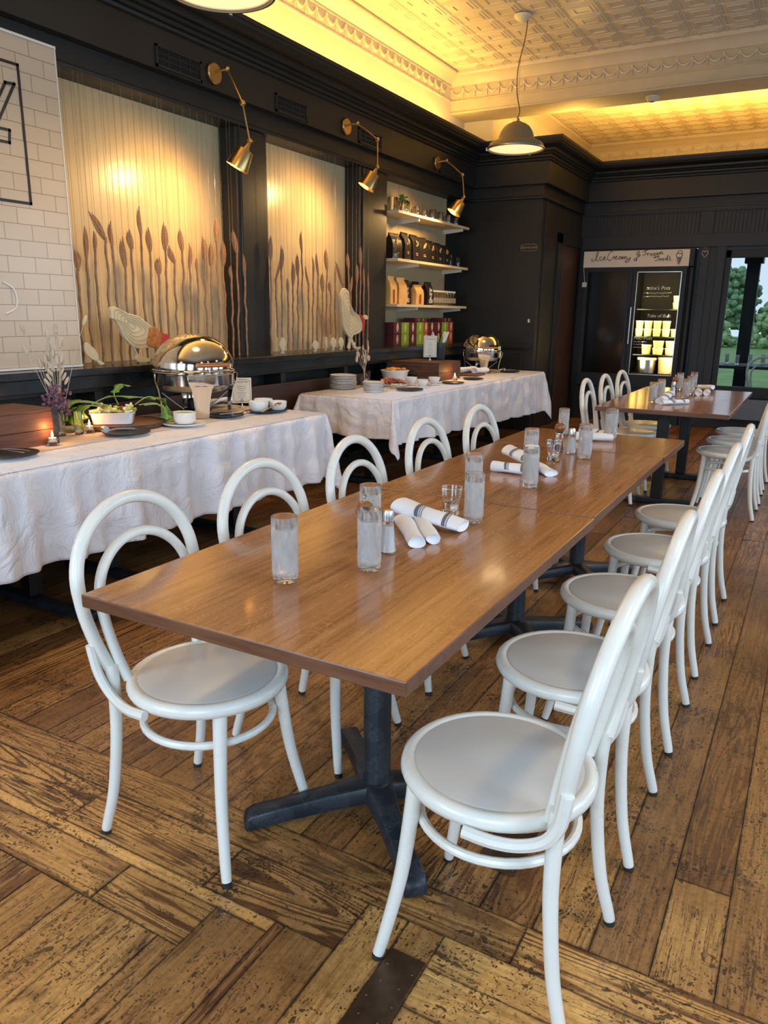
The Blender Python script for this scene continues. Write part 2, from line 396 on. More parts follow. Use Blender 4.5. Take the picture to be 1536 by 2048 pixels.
def m_floor():
    m, nt, bs = new('worn_fir_floorboards')
    uv = nd(nt, 'ShaderNodeUVMap', uv_map='UVMap').outputs[0]
    tone = nd(nt, 'ShaderNodeAttribute', attribute_name='tone', attribute_type='GEOMETRY'); sc_ = nt.nodes.new('ShaderNodeSeparateColor'); nt.links.new(tone.outputs['Color'], sc_.inputs[0])
    ed = nt.nodes.new('ShaderNodeSeparateXYZ'); nt.links.new(nd(nt, 'ShaderNodeUVMap', uv_map='edge').outputs[0], ed.inputs[0])
    def uvm(s):
        mp = nt.nodes.new('ShaderNodeMapping'); mp.inputs['Scale'].default_value = s; nt.links.new(uv, mp.inputs[0]); return mp.outputs[0]
    grain = noise(nt, uvm((1.6, 45, 1)), 1.6, 8, .68, .5)
    gcoarse = noise(nt, uvm((.55, 5.5, 1)), 1.2, 3, .5, .9)
    rings = mth(nt, 'ABSOLUTE', mth(nt, 'SUBTRACT', mth(nt, 'FRACT', mth(nt, 'ADD', mth(nt, 'MULTIPLY', gcoarse, 17), mth(nt, 'MULTIPLY', grain, .5))), .5))
    oc = ocoord(nt)
    big = noise(nt, oc, 1.3, 6, .65, .4)
    fine = noise(nt, oc, 70, 4, .7)
    stain = noise(nt, uvm((1.2, 3.6, 1)), 2.6, 9, .72, .9)
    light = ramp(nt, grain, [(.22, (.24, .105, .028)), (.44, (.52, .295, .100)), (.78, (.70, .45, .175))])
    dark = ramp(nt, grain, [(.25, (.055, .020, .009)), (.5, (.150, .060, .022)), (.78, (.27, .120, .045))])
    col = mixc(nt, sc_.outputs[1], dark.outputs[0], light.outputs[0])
    rg = ramp(nt, rings, [(.10, (1, 1, 1)), (.26, (0, 0, 0))])
    col = mixc(nt, mth(nt, 'MULTIPLY', rg.outputs[0], mth(nt, 'MULTIPLY', sc_.outputs[2], .85)), col, (.095, .032, .013))
    vr = ramp(nt, sc_.outputs[0], [(0, (.78, .70, .64)), (1, (1.34, 1.3, 1.2))])
    col = mixc(nt, 1.0, col, vr.outputs[0], 'MULTIPLY')
    st = ramp(nt, stain, [(.56, (0, 0, 0)), (.67, (.70, .70, .70)), (.8, (.95, .95, .95))])
    col = mixc(nt, st.outputs[0], col, (.045, .020, .010))
    bg = ramp(nt, big, [(.34, (.58, .53, .48)), (.56, (1.14, 1.12, 1.05))])
    col = mixc(nt, 1.0, col, bg.outputs[0], 'MULTIPLY')
    fr = ramp(nt, fine, [(.30, (.62, .58, .52)), (.55, (1.05, 1.05, 1.05))])
    col = mixc(nt, .8, col, mixc(nt, 1.0, col, fr.outputs[0], 'MULTIPLY'))
    msk = noise(nt, oc, 5, 4, .6)
    # grime along the board edges
    eg = mth(nt, 'ADD', ed.outputs[0], mth(nt, 'MULTIPLY', mth(nt, 'SUBTRACT', noise(nt, oc, 24, 5, .7), .5), .016))
    er = ramp(nt, eg, [(.0, (.75, .75, .75)), (.0016, (.28, .28, .28)), (.005, (0, 0, 0))])
    col = mixc(nt, er.outputs[0], col, (.018, .010, .006))
    # gouges, nail pits, heel marks
    nz = nd(nt, 'ShaderNodeTexNoise'); nz.inputs['Scale'].default_value = 28; nt.links.new(oc, nz.inputs['Vector'])
    sv = nt.nodes.new('ShaderNodeVectorMath'); sv.operation = 'SCALE'; sv.inputs[3].default_value = .045; nt.links.new(nz.outputs['Color'], sv.inputs[0])
    def pits(scl, st_, lo, k):
        vo = nd(nt, 'ShaderNodeTexVoronoi', feature='F1'); vo.inputs['Scale'].default_value = scl; vo.inputs['Randomness'].default_value = 1
        wv = nt.nodes.new('ShaderNodeVectorMath'); wv.operation = 'ADD'
        nt.links.new(uvm(st_), wv.inputs[0]); nt.links.new(sv.outputs[0], wv.inputs[1]); nt.links.new(wv.outputs[0], vo.inputs['Vector'])
        thr = mth(nt, 'MULTIPLY', mth(nt, 'SUBTRACT', msk, lo), k)
        return mth(nt, 'LESS_THAN', vo.outputs['Distance'], thr)
    pit = mth(nt, 'MAXIMUM', pits(36, (.6, 1.3, 1), .30, .80), pits(95, (.8, 1.2, 1), .30, 1.05))
    s2 = noise(nt, uvm((30, 3, 1)), 1.3, 5, .6, 1.5)
    scr = mth(nt, 'MULTIPLY', mth(nt, 'LESS_THAN', mth(nt, 'ABSOLUTE', mth(nt, 'SUBTRACT', s2, .5)), .007), mth(nt, 'GREATER_THAN', msk, .56))
    s3 = noise(nt, uvm((2.2, 30, 1)), 1.7, 5, .65, .8)
    scr2 = mth(nt, 'MULTIPLY', mth(nt, 'LESS_THAN', mth(nt, 'ABSOLUTE', mth(nt, 'SUBTRACT', s3, .42)), .012), mth(nt, 'GREATER_THAN', big, .44))
    allp = mth(nt, 'MAXIMUM', pit, mth(nt, 'MAXIMUM', scr, scr2))
    col = mixc(nt, mth(nt, 'MULTIPLY', allp, .82), col, (.022, .010, .006))
    nt.links.new(col, bs.inputs['Base Color'])
    rr = nd(nt, 'ShaderNodeMapRange'); nt.links.new(stain, rr.inputs[0]); rr.inputs[3].default_value = .24; rr.inputs[4].default_value = .52
    nt.links.new(rr.outputs[0], bs.inputs['Roughness'])
    h = mth(nt, 'SUBTRACT', mth(nt, 'MULTIPLY', grain, .5), mth(nt, 'ADD', allp, mth(nt, 'MULTIPLY', stain, .8)))
    bump(nt, bs, h, .5, .0025)
    return m
M['floor'] = m_floor()
M['floorgap'] = mat('floor_gap_dirt', (.012, .008, .006), .9)

def m_iron():
    m, nt, bs = new('scuffed_black_cast_iron')
    f = noise(nt, ocoord(nt, (9, 30, 30)), 9, 5, .7, 1.2)
    s = mth(nt, 'LESS_THAN', mth(nt, 'ABSOLUTE', mth(nt, 'SUBTRACT', f, .5)), .004)
    k = mth(nt, 'MULTIPLY', s, mth(nt, 'GREATER_THAN', noise(nt, ocoord(nt), 14, 2), .5))
    nt.links.new(mixc(nt, k, (.016, .022, .030), (.26, .29, .32)), bs.inputs['Base Color'])
    bs.inputs['Roughness'].default_value = .38; bs.inputs['Metallic'].default_value = .2
    return m
M['iron'] = m_iron()

def m_cloth():
    m, nt, bs = new('white_linen_cloth')
    f = noise(nt, ocoord(nt, (1, 1, .8)), 7, 6, .60, .7)
    g = mth(nt, 'ABSOLUTE', mth(nt, 'SUBTRACT', f, .5))
    bump(nt, bs, g, .75, .05)
    bs.inputs['Base Color'].default_value = (.86, .82, .84, 1); bs.inputs['Roughness'].default_value = .85; bs.inputs['Sheen Weight'].default_value = .15
    return m
M['cloth'] = m_cloth()
M['runner'] = mat('greige_runner', (.55, .47, .43), .9, bmp=.2, bscale=80)
M['napkin'] = mat('white_napkin', (.80, .81, .84), .85, bmp=.25, bscale=40)

def m_tile():
    m, nt, bs = new('cream_subway_tile')
    t = nt.nodes.new('ShaderNodeTexCoord'); sx = nt.nodes.new('ShaderNodeSeparateXYZ'); cb = nt.nodes.new('ShaderNodeCombineXYZ')
    nt.links.new(t.outputs['Object'], sx.inputs[0])
    nt.links.new(mth(nt, 'ADD', sx.outputs[1], -3.05 + .162 * 40), cb.inputs[0]); nt.links.new(mth(nt, 'SUBTRACT', sx.outputs[2], 1.06), cb.inputs[1])
    b = nd(nt, 'ShaderNodeTexBrick'); nt.links.new(cb.outputs[0], b.inputs['Vector'])
    b.offset = .5; b.inputs['Scale'].default_value = 1; b.inputs['Brick Width'].default_value = .162; b.inputs['Row Height'].default_value = .0815
    b.inputs['Mortar Size'].default_value = .0018; b.inputs['Mortar Smooth'].default_value = .2
    b.inputs['Color1'].default_value = (.54, .43, .31, 1); b.inputs['Color2'].default_value = (.58, .47, .35, 1); b.inputs['Mortar'].default_value = (.26, .19, .12, 1)
    nt.links.new(b.outputs['Color'], bs.inputs['Base Color']); bs.inputs['Roughness'].default_value = .22
    bump(nt, bs, mth(nt, 'SUBTRACT', 1, b.outputs['Fac']), .5, .002)
    return m
M['tile'] = m_tile()
M['crate'] = wood('old_crate_wood', (.055, .018, .010), (.22, .080, .040), 'y', .55, 1.2)
M['crate2'] = wood('dark_crate_wood', (.035, .015, .008), (.13, .055, .028), 'x', .6, 1.4)
M['slab'] = wood('walnut_slab', (.06, .022, .012), (.24, .10, .05), 'x', .5, 1)
M['bark'] = mat('rough_bark', (.10, .05, .03), .9, var=.4, vscale=40, bmp=1, bscale=40)

# ================================================================ THE SETTING
# ---- floor boards: one structure, every board its own strip with a gap between
fl = MB(); fl.uv = []; fl.uv2 = []; fl.col = []
def board(x0, y0, x1, y1, along, lightness, tone=None, ring=None):
    g = .0008; x0 += g; y0 += g; x1 -= g; y1 -= g
    if x1 - x0 <= .01 or y1 - y0 <= .01: return
    w_ = min(.02, (x1 - x0) * .4, (y1 - y0) * .4)
    n = len(fl.v); dz = rng.uniform(-.0012, .0008)
    for a, b_ in ((0, 0), (w_, w_)):
        fl.v += [(x0 + a, y0 + b_, dz), (x1 - a, y0 + b_, dz), (x1 - a, y1 - b_, dz), (x0 + a, y1 - b_, dz)]
    fl.v += [(x0, y0, -.02), (x1, y0, -.02), (x1, y1, -.02), (x0, y1, -.02)]
    ou, ov = rng.uniform(0, 50), rng.uniform(0, 50)
    rv = ring if ring is not None else rng.choice([0, 0, .25, .7, 1])
    c = (tone if tone is not None else rng.random(), min(1, max(0, lightness + rng.uniform(-.15, .15))), rv, 1)
    def uv(x, y): return (x - x0 + ou, y - y0 + ov) if along == 'x' else (y - y0 + ou, x - x0 + ov)
    for f in ((4, 5, 6, 7), (0, 1, 5, 4), (1, 2, 6, 5), (2, 3, 7, 6), (3, 0, 4, 7), (0, 8, 9, 1), (1, 9, 10, 2), (2, 10, 11, 3), (3, 11, 8, 0)):
        fl.f.append(tuple(i + n for i in f)); fl.m.append(0)
        for i in f:
            p = fl.v[n + i]; fl.uv.append(uv(p[0], p[1])); fl.col.append(c); fl.uv2.append((w_ if 4 <= i < 8 else 0, 0))
def run(a0, a1, b0, b1, along, w, lightness, lo=1.0, hi=2.4, align=0, widths=None):
    # fill x a0..a1, y b0..b1 with boards
    if along == 'y':
        x = a0; k = 0
        while x < a1 - .01:
            ww = min(w, a1 - x); y = b0 + (rng.uniform(-.8, 0) if b1 - b0 > 2 else 0)
            while y < b1 - .01:
                l = rng.uniform(lo, hi); y2 = min(b1, y + l)
                if b1 - y2 < .25: y2 = b1
                board(x, max(y, b0), x + ww, y2, 'y', lightness(x, y) if callable(lightness) else lightness)
                y = y2
            x += ww
    else:
        x = a0
        while x < a1 - .01:
            l = rng.uniform(lo, hi); x2 = min(a1, x + l)
            if a1 - x2 < .25: x2 = a1
            board(x, b0, x2, b1, 'x', lightness); x = x2
X0, X1 = -4.05 - .005, 2.4
off = -.14 - .13 * 31
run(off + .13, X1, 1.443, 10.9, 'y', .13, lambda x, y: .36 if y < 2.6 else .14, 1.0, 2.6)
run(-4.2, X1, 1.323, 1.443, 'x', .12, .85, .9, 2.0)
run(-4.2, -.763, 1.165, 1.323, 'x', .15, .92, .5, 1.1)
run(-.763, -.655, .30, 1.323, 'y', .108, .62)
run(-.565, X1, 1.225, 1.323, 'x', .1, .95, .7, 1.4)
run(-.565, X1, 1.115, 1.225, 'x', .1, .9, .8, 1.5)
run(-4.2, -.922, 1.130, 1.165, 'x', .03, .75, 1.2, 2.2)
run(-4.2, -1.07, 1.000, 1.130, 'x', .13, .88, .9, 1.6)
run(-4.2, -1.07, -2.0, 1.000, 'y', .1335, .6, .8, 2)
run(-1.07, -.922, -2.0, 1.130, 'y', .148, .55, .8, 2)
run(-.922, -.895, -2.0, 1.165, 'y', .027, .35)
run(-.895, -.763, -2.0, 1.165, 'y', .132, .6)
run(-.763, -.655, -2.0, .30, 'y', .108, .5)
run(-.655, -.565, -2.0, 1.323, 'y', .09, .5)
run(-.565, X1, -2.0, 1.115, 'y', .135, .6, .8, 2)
fo = fl.build('floor', M['floor'], smooth=False)
fo['kind'] = 'structure'
sub = MB().box(-4.3, -2.1, -.12, 2.5, 11.4, -.012)
o_ = sub.build('subfloor', M['floorgap'], parent=fo, smooth=False)

# ---- cornice and frieze swept round the room with mitred corners
def sweep(mb, path, prof, mi=0):
    P = [Vector(p) for p in path]; n = len(P); nor = []
    for i in range(n - 1):
        d = (P[i + 1] - P[i]).normalized(); nor.append(Vector((d.y, -d.x)))
    vs = []
    for i in range(n):
        a = nor[max(i - 1, 0)]; b = nor[min(i, n - 2)]; m = (a + b) / (1 + a.dot(b))
        for d, z in prof:
            q = P[i] + m * d; vs.append((q.x, q.y, z))
    k = len(prof); fs = [(i * k + j, i * k + j + 1, (i + 1) * k + j + 1, (i + 1) * k + j) for i in range(n - 1) for j in range(k - 1)]
    mb.add(vs, fs, mi)
PATH = [(-3.83, -2.0), (-3.83, 8.9), (-2.96, 8.9), (-2.96, 10.6), (2.4, 10.6)]
crown = [(.20 + .055 * (1 - math.cos(t * PI / 2)) if False else .175 + .08 * math.sin(t * PI / 2), 3.145 + .065 * (1 - math.cos(t * PI / 2))) for t in [i / 7 for i in range(8)]]
prof = [(0, 2.64), (.03, 2.645), (.032, 2.665), (.02, 2.675), (.02, 2.70), (.02, 2.785), (.08, 2.79), (.08, 3.020), (.098, 3.028), (.102, 3.045), (.095, 3.052), (.11, 3.058), (.112, 3.078),
        (.135, 3.085), (.145, 3.10), (.14, 3.108), (.155, 3.112), (.158, 3.135)] + crown + [(.262, 3.212), (.265, 3.238), (.24, 3.240), (.24, 3.17), (-.17, 3.165), (-.17, 2.70), (0, 2.64)]
c = MB(); sweep(c, PATH, prof); struct('trim_1', c, M['dark'], 'dark moulded cornice and frieze running round the top of the walls', 'cornice', ang=25)

# ---- left wall: piers, lintel and low wall; cream beadboard inside the alcoves
w = MB()
w.box(-4.2, -2.0, 0, -3.83, 3.04, 2.80)
w.box(-4.2, 3.04, 0, -3.83, 8.9, 1.0)
w.box(-4.2, 3.04, 2.64, -3.83, 8.9, 2.80)
for a, b in ((4.62, 4.98), (6.33, 6.85)):
    w.box(-4.2, a, 1.0, -3.83, b, 2.64)
    w.box(-3.83, a + .05, 1.0, -3.818, b - .05, 2.64)
w.box(-4.2, 8.5, 1.0, -3.985, 8.9, 2.64)
struct('wall_left', w, M['dark'], 'charcoal painted left wall with piers between its alcoves', 'wall', smooth=False, bevel=.003)
b = MB().box(-4.2, 3.04, 1.0, -3.98, 4.62, 2.64); b.box(-4.2, 4.98, 1.0, -3.98, 6.33, 2.64)
struct('trim_2', b, M['bead'], 'cream beadboard backing of the two wheat alcoves', 'panelling', smooth=False)
b = MB().box(-4.2, 6.85, 1.0, -3.98, 7.36, 2.64).box(-4.2, 7.365, 1.0, -3.98, 8.5, 2.64).box(-4.0, 8.485, 1.0, -3.965, 8.5, 2.64)
struct('trim_3', b, M['shelfback'], 'cream back panel of the shelf alcove', 'panelling', smooth=False)
# ledge
l = MB().box(-3.98, -2.0, 1.005, -3.57, 8.9, 1.045); l.box(-3.83, -2.0, .93, -3.60, 8.9, 1.004)
l.box(-3.83, -2.0, .905, -3.64, 8.9, .93)
struct('trim_4', l, mat('black_ledge_paint', (.016, .017, .018), .22, var=.3, vscale=8), 'glossy black ledge under the alcoves along the left wall', 'ledge', smooth=False, bevel=.004)
p = MB()
for y in (-.9, .1, 1.1, 2.1, 3.11, 4.0, 4.91, 5.84, 6.77, 7.7, 8.5): p.box(-3.83, y - .03, .08, -3.66, y + .03, .905)
p.box(-3.83, -2, 0, -3.66, 8.9, .12)
struct('trim_5', p, M['dark'], 'dark posts of the panelled recess below the ledge', 'panelling', smooth=False, bevel=.003)
# tiled panel with black inlaid outline
t = MB().box(-3.83, -2.0, 1.06, -3.715, 3.045, 2.685)
tp = t.build('tiled_sign_panel', M['tile'], smooth=False, bevel=.003); tag(tp, 'cream subway tile panel with black outlined figure at left wall', 'tile panel')
e = MB().box(-3.83, -2.0, 2.685, -3.708, 3.050, 2.697).box(-3.83, 3.045, 1.06, -3.711, 3.050, 2.685).box(-3.83, -2.0, 1.048, -3.704, 3.050, 1.06)
e.build('edge_trim', mat('white_edge_trim', (.75, .72, .66), .3), tp, smooth=False)
g = MB()
def stroke(a, b_, wd=.014):
    a = Vector(a); b_ = Vector(b_); d = (b_ - a).normalized(); nn = Vector((-d.y, d.x)) * wd / 2; a = a - d * wd / 2; b_ = b_ + d * wd / 2
    g.prism([tuple(a + nn), tuple(a - nn), tuple(b_ - nn), tuple(b_ + nn)], 'x', -3.714, -3.7125)
stroke((2.815, 1.900), (2.815, 2.553)); stroke((1.3, 2.553), (2.815, 2.553)); stroke((1.3, 1.900), (2.815, 1.900))
stroke((2.785, 2.459), (2.66, 2.243)); stroke((2.785, 2.459), (2.735, 2.455)); stroke((2.735, 2.455), (2.62, 2.262))
stroke((2.732, 2.237), (2.725, 2.178)); stroke((2.732, 2.237), (2.655, 2.237)); stroke((2.725, 2.178), (2.655, 2.178)); stroke((2.655, 2.178), (2.655, 2.237))
g.build('black_outline', mat('black_inlay', (.012, .008, .006), .4), tp, smooth=False)
sw = MB(); sw.tube(cr([(-3.712, 2.60, 1.50), (-3.712, 2.655, 1.47), (-3.712, 2.672, 1.42), (-3.712, 2.66, 1.37), (-3.712, 2.60, 1.34)], 5), .004)
sw.build('relief_scroll', mat('white_relief', (.8, .76, .7), .3), tp)

# ---- pier with the restroom sign, restroom door on its side
w = MB().box(-4.2, 8.9, 0, -2.985, 10.6, 2.80)
w.box(-3.7, 8.885, .16, -3.10, 8.90, .95); w.box(-3.83, 8.87, .98, -2.985, 8.90, 1.03)
w.box(-2.985, 8.9, 0, -2.96, 9.68, 2.80).box(-2.985, 9.68, 2.30, -2.96, 10.6, 2.80)
w.box(-2.96, 9.02, 0, -2.945, 9.10, 2.64).box(-2.96, 9.56, 0, -2.935, 9.70, 2.34).box(-2.96, 9.56, 2.22, -2.935, 10.6, 2.34)
struct('wall_rear_left', w, M['dark'], 'charcoal pier projecting at the left rear corner', 'wall', smooth=False, bevel=.003)
d = MB().box(-2.985, 9.70, 0, -2.962, 10.56, 2.22)
dr = struct('door_1', d, M['brownDoor'], 'dark stained restroom door in the side of the pier', 'door', smooth=False)
for z0, z1 in ((.2, .95), (1.1, 2.05)): MB().box(-2.963, 9.80, z0, -2.955, 10.46, z1).build('door_panel', M['brownDoor'], dr, smooth=False, bevel=.004)

# ---- back wall with fridge bay and window opening
w = MB()
w.box(-4.2, 10.6, 2.205, 2.4, 10.75, 2.80)
w.box(-2.985, 10.6, 0, -2.885, 10.75, 2.205)
w.box(-1.49, 10.6, 0, -1.13, 10.75, 2.205)
w.box(-1.13, 10.6, 2.10, 2.4, 10.75, 2.205); w.box(-1.13, 10.6, 0, 2.4, 10.75, .50); w.box(.80, 10.6, .50, 2.4, 10.75, 2.10)
w.box(-2.985, 10.575, 2.205, 2.4, 10.6, 2.36); w.box(-2.985, 10.575, 2.62, 2.4, 10.6, 2.70)
for x in (-2.90, -1.42, .1, 1.5): w.box(x - .08, 10.578, 2.36, x + .08, 10.6, 2.62)
w.box(-1.45, 10.575, 0, -1.35, 10.6, 2.205); w.box(-1.26, 10.575, .12, -1.16, 10.6, 2.205)
w.box(-3.0, 10.56, 0, -2.90, 10.6, .1); w.box(-1.5, 10.56, 0, 2.4, 10.6, .12)
struct('wall_rear', w, M['dark'], 'charcoal rear wall with panelling', 'wall', smooth=False, bevel=.003)
w = MB().box(-2.82, 10.592, 2.36, -1.50, 10.599, 2.62).box(-1.34, 10.592, 2.36, .02, 10.599, 2.62).box(.18, 10.592, 2.36, 1.42, 10.599, 2.62)
struct('trim_6', w, M['darkbead'], 'charcoal beadboard panels above the freezer and window', 'panelling', smooth=False)
# window
w = MB()
w.box(-1.15, 10.55, .42, -1.09, 10.62, 2.16); w.box(-1.15, 10.55, 2.07, .82, 10.62, 2.16); w.box(-1.15, 10.52, .42, .82, 10.62, .53); w.box(.76, 10.55, .42, .82, 10.62, 2.16)
for x in (-.46, .14): w.box(x - .035, 10.56, .53, x + .035, 10.62, 2.07)
w.box(-1.17, 10.50, .40, .84, 10.6, .43)
wn_ = struct('window_1', w, M['black'], 'black framed window on the rear wall looking onto the porch', 'window', smooth=False, bevel=.004)
for a, b_ in ((-1.09, -.495), (-.425, .105), (.175, .76)):
    q = MB().box(a, 10.585, .53, b_, 10.591, 2.07); q.build('pane', M['pane'], wn_, smooth=False)
k = MB().box(-1.12, 10.47, .13, 1.6, 10.56, .385)
struct('trim_7', k, M['bluegrey'], 'speckled blue grey panel under the rear window', 'panel', smooth=False, bevel=.008)

# ---- right wall and wall behind the camera, with window openings (out of the photograph)
def holewall(name, axis, at, th, a0, a1, holes, z0, z1, label):
    w = MB(); cur = a0
    def bx(u0, u1, za, zb):
        if axis == 'x': w.box(at, u0, za, at + th, u1, zb)
        else: w.box(u0, at, za, u1, at + th, zb)
    for c_, wd in holes:
        bx(cur, c_ - wd / 2, 0, 4.0); bx(c_ - wd / 2, c_ + wd / 2, 0, z0); bx(c_ - wd / 2, c_ + wd / 2, z1, 4.0); cur = c_ + wd / 2
    bx(cur, a1, 0, 4.0)
    struct(name, w, M['dark'], label, 'wall', smooth=False)
holewall('wall_right', 'x', 2.4, .15, -2.15, 13.0, [(.2, 1.6), (2.6, 1.6), (5.0, 1.6), (7.4, 1.6)], .9, 2.6, 'charcoal right wall with tall windows')
holewall('wall_front', 'y', -2.15, .15, -4.2, 2.4, [(-2.4, 1.8), (.4, 1.8)], .8, 2.7, 'charcoal wall with wide windows behind the camera')

# ---- upper plaster walls above the cornice, beam, coving, garland frieze
w = MB().box(-4.15, -2.15, 2.80, -4.0, 9.0, 4.0)
w.box(-4.15, 9.0, 2.80, -3.65, 13.0, 4.0)
w.box(-4.15, 12.9, 3.1, 2.4, 13.0, 4.0)
w.box(-3.65, 10.6, 3.12, 2.4, 12.9, 3.165)
w.box(-4.0, 8.9, 3.12, -2.96, 10.6, 3.165)
struct('wall_upper', w, M['plastersm'], 'smooth cream plaster band above the dark cornice', 'wall', smooth=False)
w = MB().box(-4.0, 8.60, 3.54, 2.4, 9.02, 3.94).box(-4.0, 8.585, 3.54, 2.4, 8.60, 3.56).box(-4.0, 8.585, 3.665, 2.4, 8.60, 3.68).box(-4.0, 8.585, 3.815, 2.4, 8.60, 3.83)
w.box(-4.0, 9.02, 3.54, 2.4, 9.035, 3.56)
struct('trim_8', w, M['plaster'], 'cream plaster ceiling beam crossing above the tables', 'beam', smooth=False, bevel=.004)
cv = MB()
def coving(p0, p1, inward):
    # concave-free slanted coving 0.13 m deep with bead lines
    sweep(cv, [p0, p1], [(0, 3.67), (.012, 3.672), (.012, 3.684), (.004, 3.686), (.004, 3.812), (.014, 3.816), (.014, 3.828), (.006, 3.832), (.05, 3.868), (.10, 3.895), (.128, 3.90), (.14, 3.915), (.14, 3.935)])
coving((-4.0, -2.0), (-4.0, 8.6), 1)
coving((2.4, 8.6), (-4.0, 8.6), 1) if False else sweep(cv, [(-4.0, 8.6), (2.4, 8.6)], [(0.014, 3.82), (.05, 3.868), (.10, 3.895), (.128, 3.90), (.14, 3.915), (.14, 3.935)])
coving((-3.65, 9.02), (-3.65, 12.9), 1); coving((-3.65, 12.9), (2.4, 12.9), 1)
# garland: swags and drops pressed in the tin frieze
def swag(p, q, out):
    P_, Q_ = Vector(p), Vector(q); pts = []
    for i in range(9):
        t_ = i / 8; v_ = P_.lerp(Q_, t_); v_.z -= .055 * (1 - (2 * t_ - 1) ** 2); pts.append(v_ + Vector(out) * .006)
    cv.tube(pts, [.006 + .008 * (1 - abs(2 * i / 8 - 1)) for i in range(9)], 5)
def garland(a, b_, out, pitch=.141):
    a = Vector(a); b_ = Vector(b_); L = (b_ - a).length; n = int(L / pitch); d = (b_ - a).normalized()
    for i in range(n):
        p_ = a + d * pitch * i; q_ = a + d * pitch * (i + 1)
        swag((p_.x, p_.y, 3.785), (q_.x, q_.y, 3.785), out)
        o_ = Vector(out) * .006
        cv.tube([(p_ + o_) + Vector((0, 0, z)) for z in (3.79, 3.70)], [.009, .006], 5)
        cv.sphere(p_ + o_ + Vector((0, 0, 3.785)), .016, 6, 4)
garland((-3.99, 8.598, 0), (2.3, 8.598, 0), (0, -1, 0)); garland((-3.992, 0.5, 0), (-3.992, 8.5, 0), (1, 0, 0), .15)
garland((-3.64, 12.885, 0), (1.0, 12.89, 0), (0, -1, 0), .2)
struct('trim_9', cv, M['tin'], 'cream pressed garland frieze and coving', 'coving')
# tin ceiling
ce = MB()
LV = [(.5, 0), (.485, .006), (.465, .006), (.45, 0), (.40, 0), (.385, .006), (.30, .006), (.28, .013), (.20, .013), (.18, .004)]
def cell(cx, cy, px, py, z):
    n = len(ce.v)
    for s_, dz in LV:
        for a, b_ in ((-1, -1), (1, -1), (1, 1), (-1, 1)): ce.v.append((cx + a * s_ * px, cy + b_ * s_ * py, z + .006 - dz * .75))
    for i in range(len(LV) - 1):
        for j in range(4):
            ce.f.append((n + i * 4 + j, n + i * 4 + (j + 1) % 4, n + (i + 1) * 4 + (j + 1) % 4, n + (i + 1) * 4 + j)); ce.m.append(0)
    k_ = n + (len(LV) - 1) * 4; ce.f.append((k_, k_ + 1, k_ + 2, k_ + 3)); ce.m.append(0)
for i in range(21):
    for j in range(39): cell(-3.702 + .3 * i, 8.445 - .272 * j, .3, .272, 3.93)
for i in range(20):
    for j in range(14): cell(-3.36 + .29 * i, 9.16 + .272 * j, .29, .272, 3.93)
ce.box(-4.15, -2.15, 3.945, 2.5, 13.0, 4.05)
struct('ceiling', ce, M['tin'], 'cream pressed tin ceiling of stepped square panels', 'ceiling', smooth=False)

# ---- grass, porch and trees beyond the rear window
g = MB().box(-40, -30, -.3, 40, 70, -.16); go = g.build('lawn', mat('green_lawn', (.15, .26, .08), .9, var=.25, vscale=1.5), smooth=False); go['kind'] = 'structure'
g = MB().box(-6, 11.2, -.15, 4, 15.2, -.03); g.box(-6, 13.3, 2.42, 4, 13.5, 2.62).box(-1.3, 10.8, 2.62, 4, 13.5, 2.7)
go = g.build('porch_deck', mat('grey_porch_deck', (.06, .07, .08), .6), smooth=False); go['kind'] = 'structure'

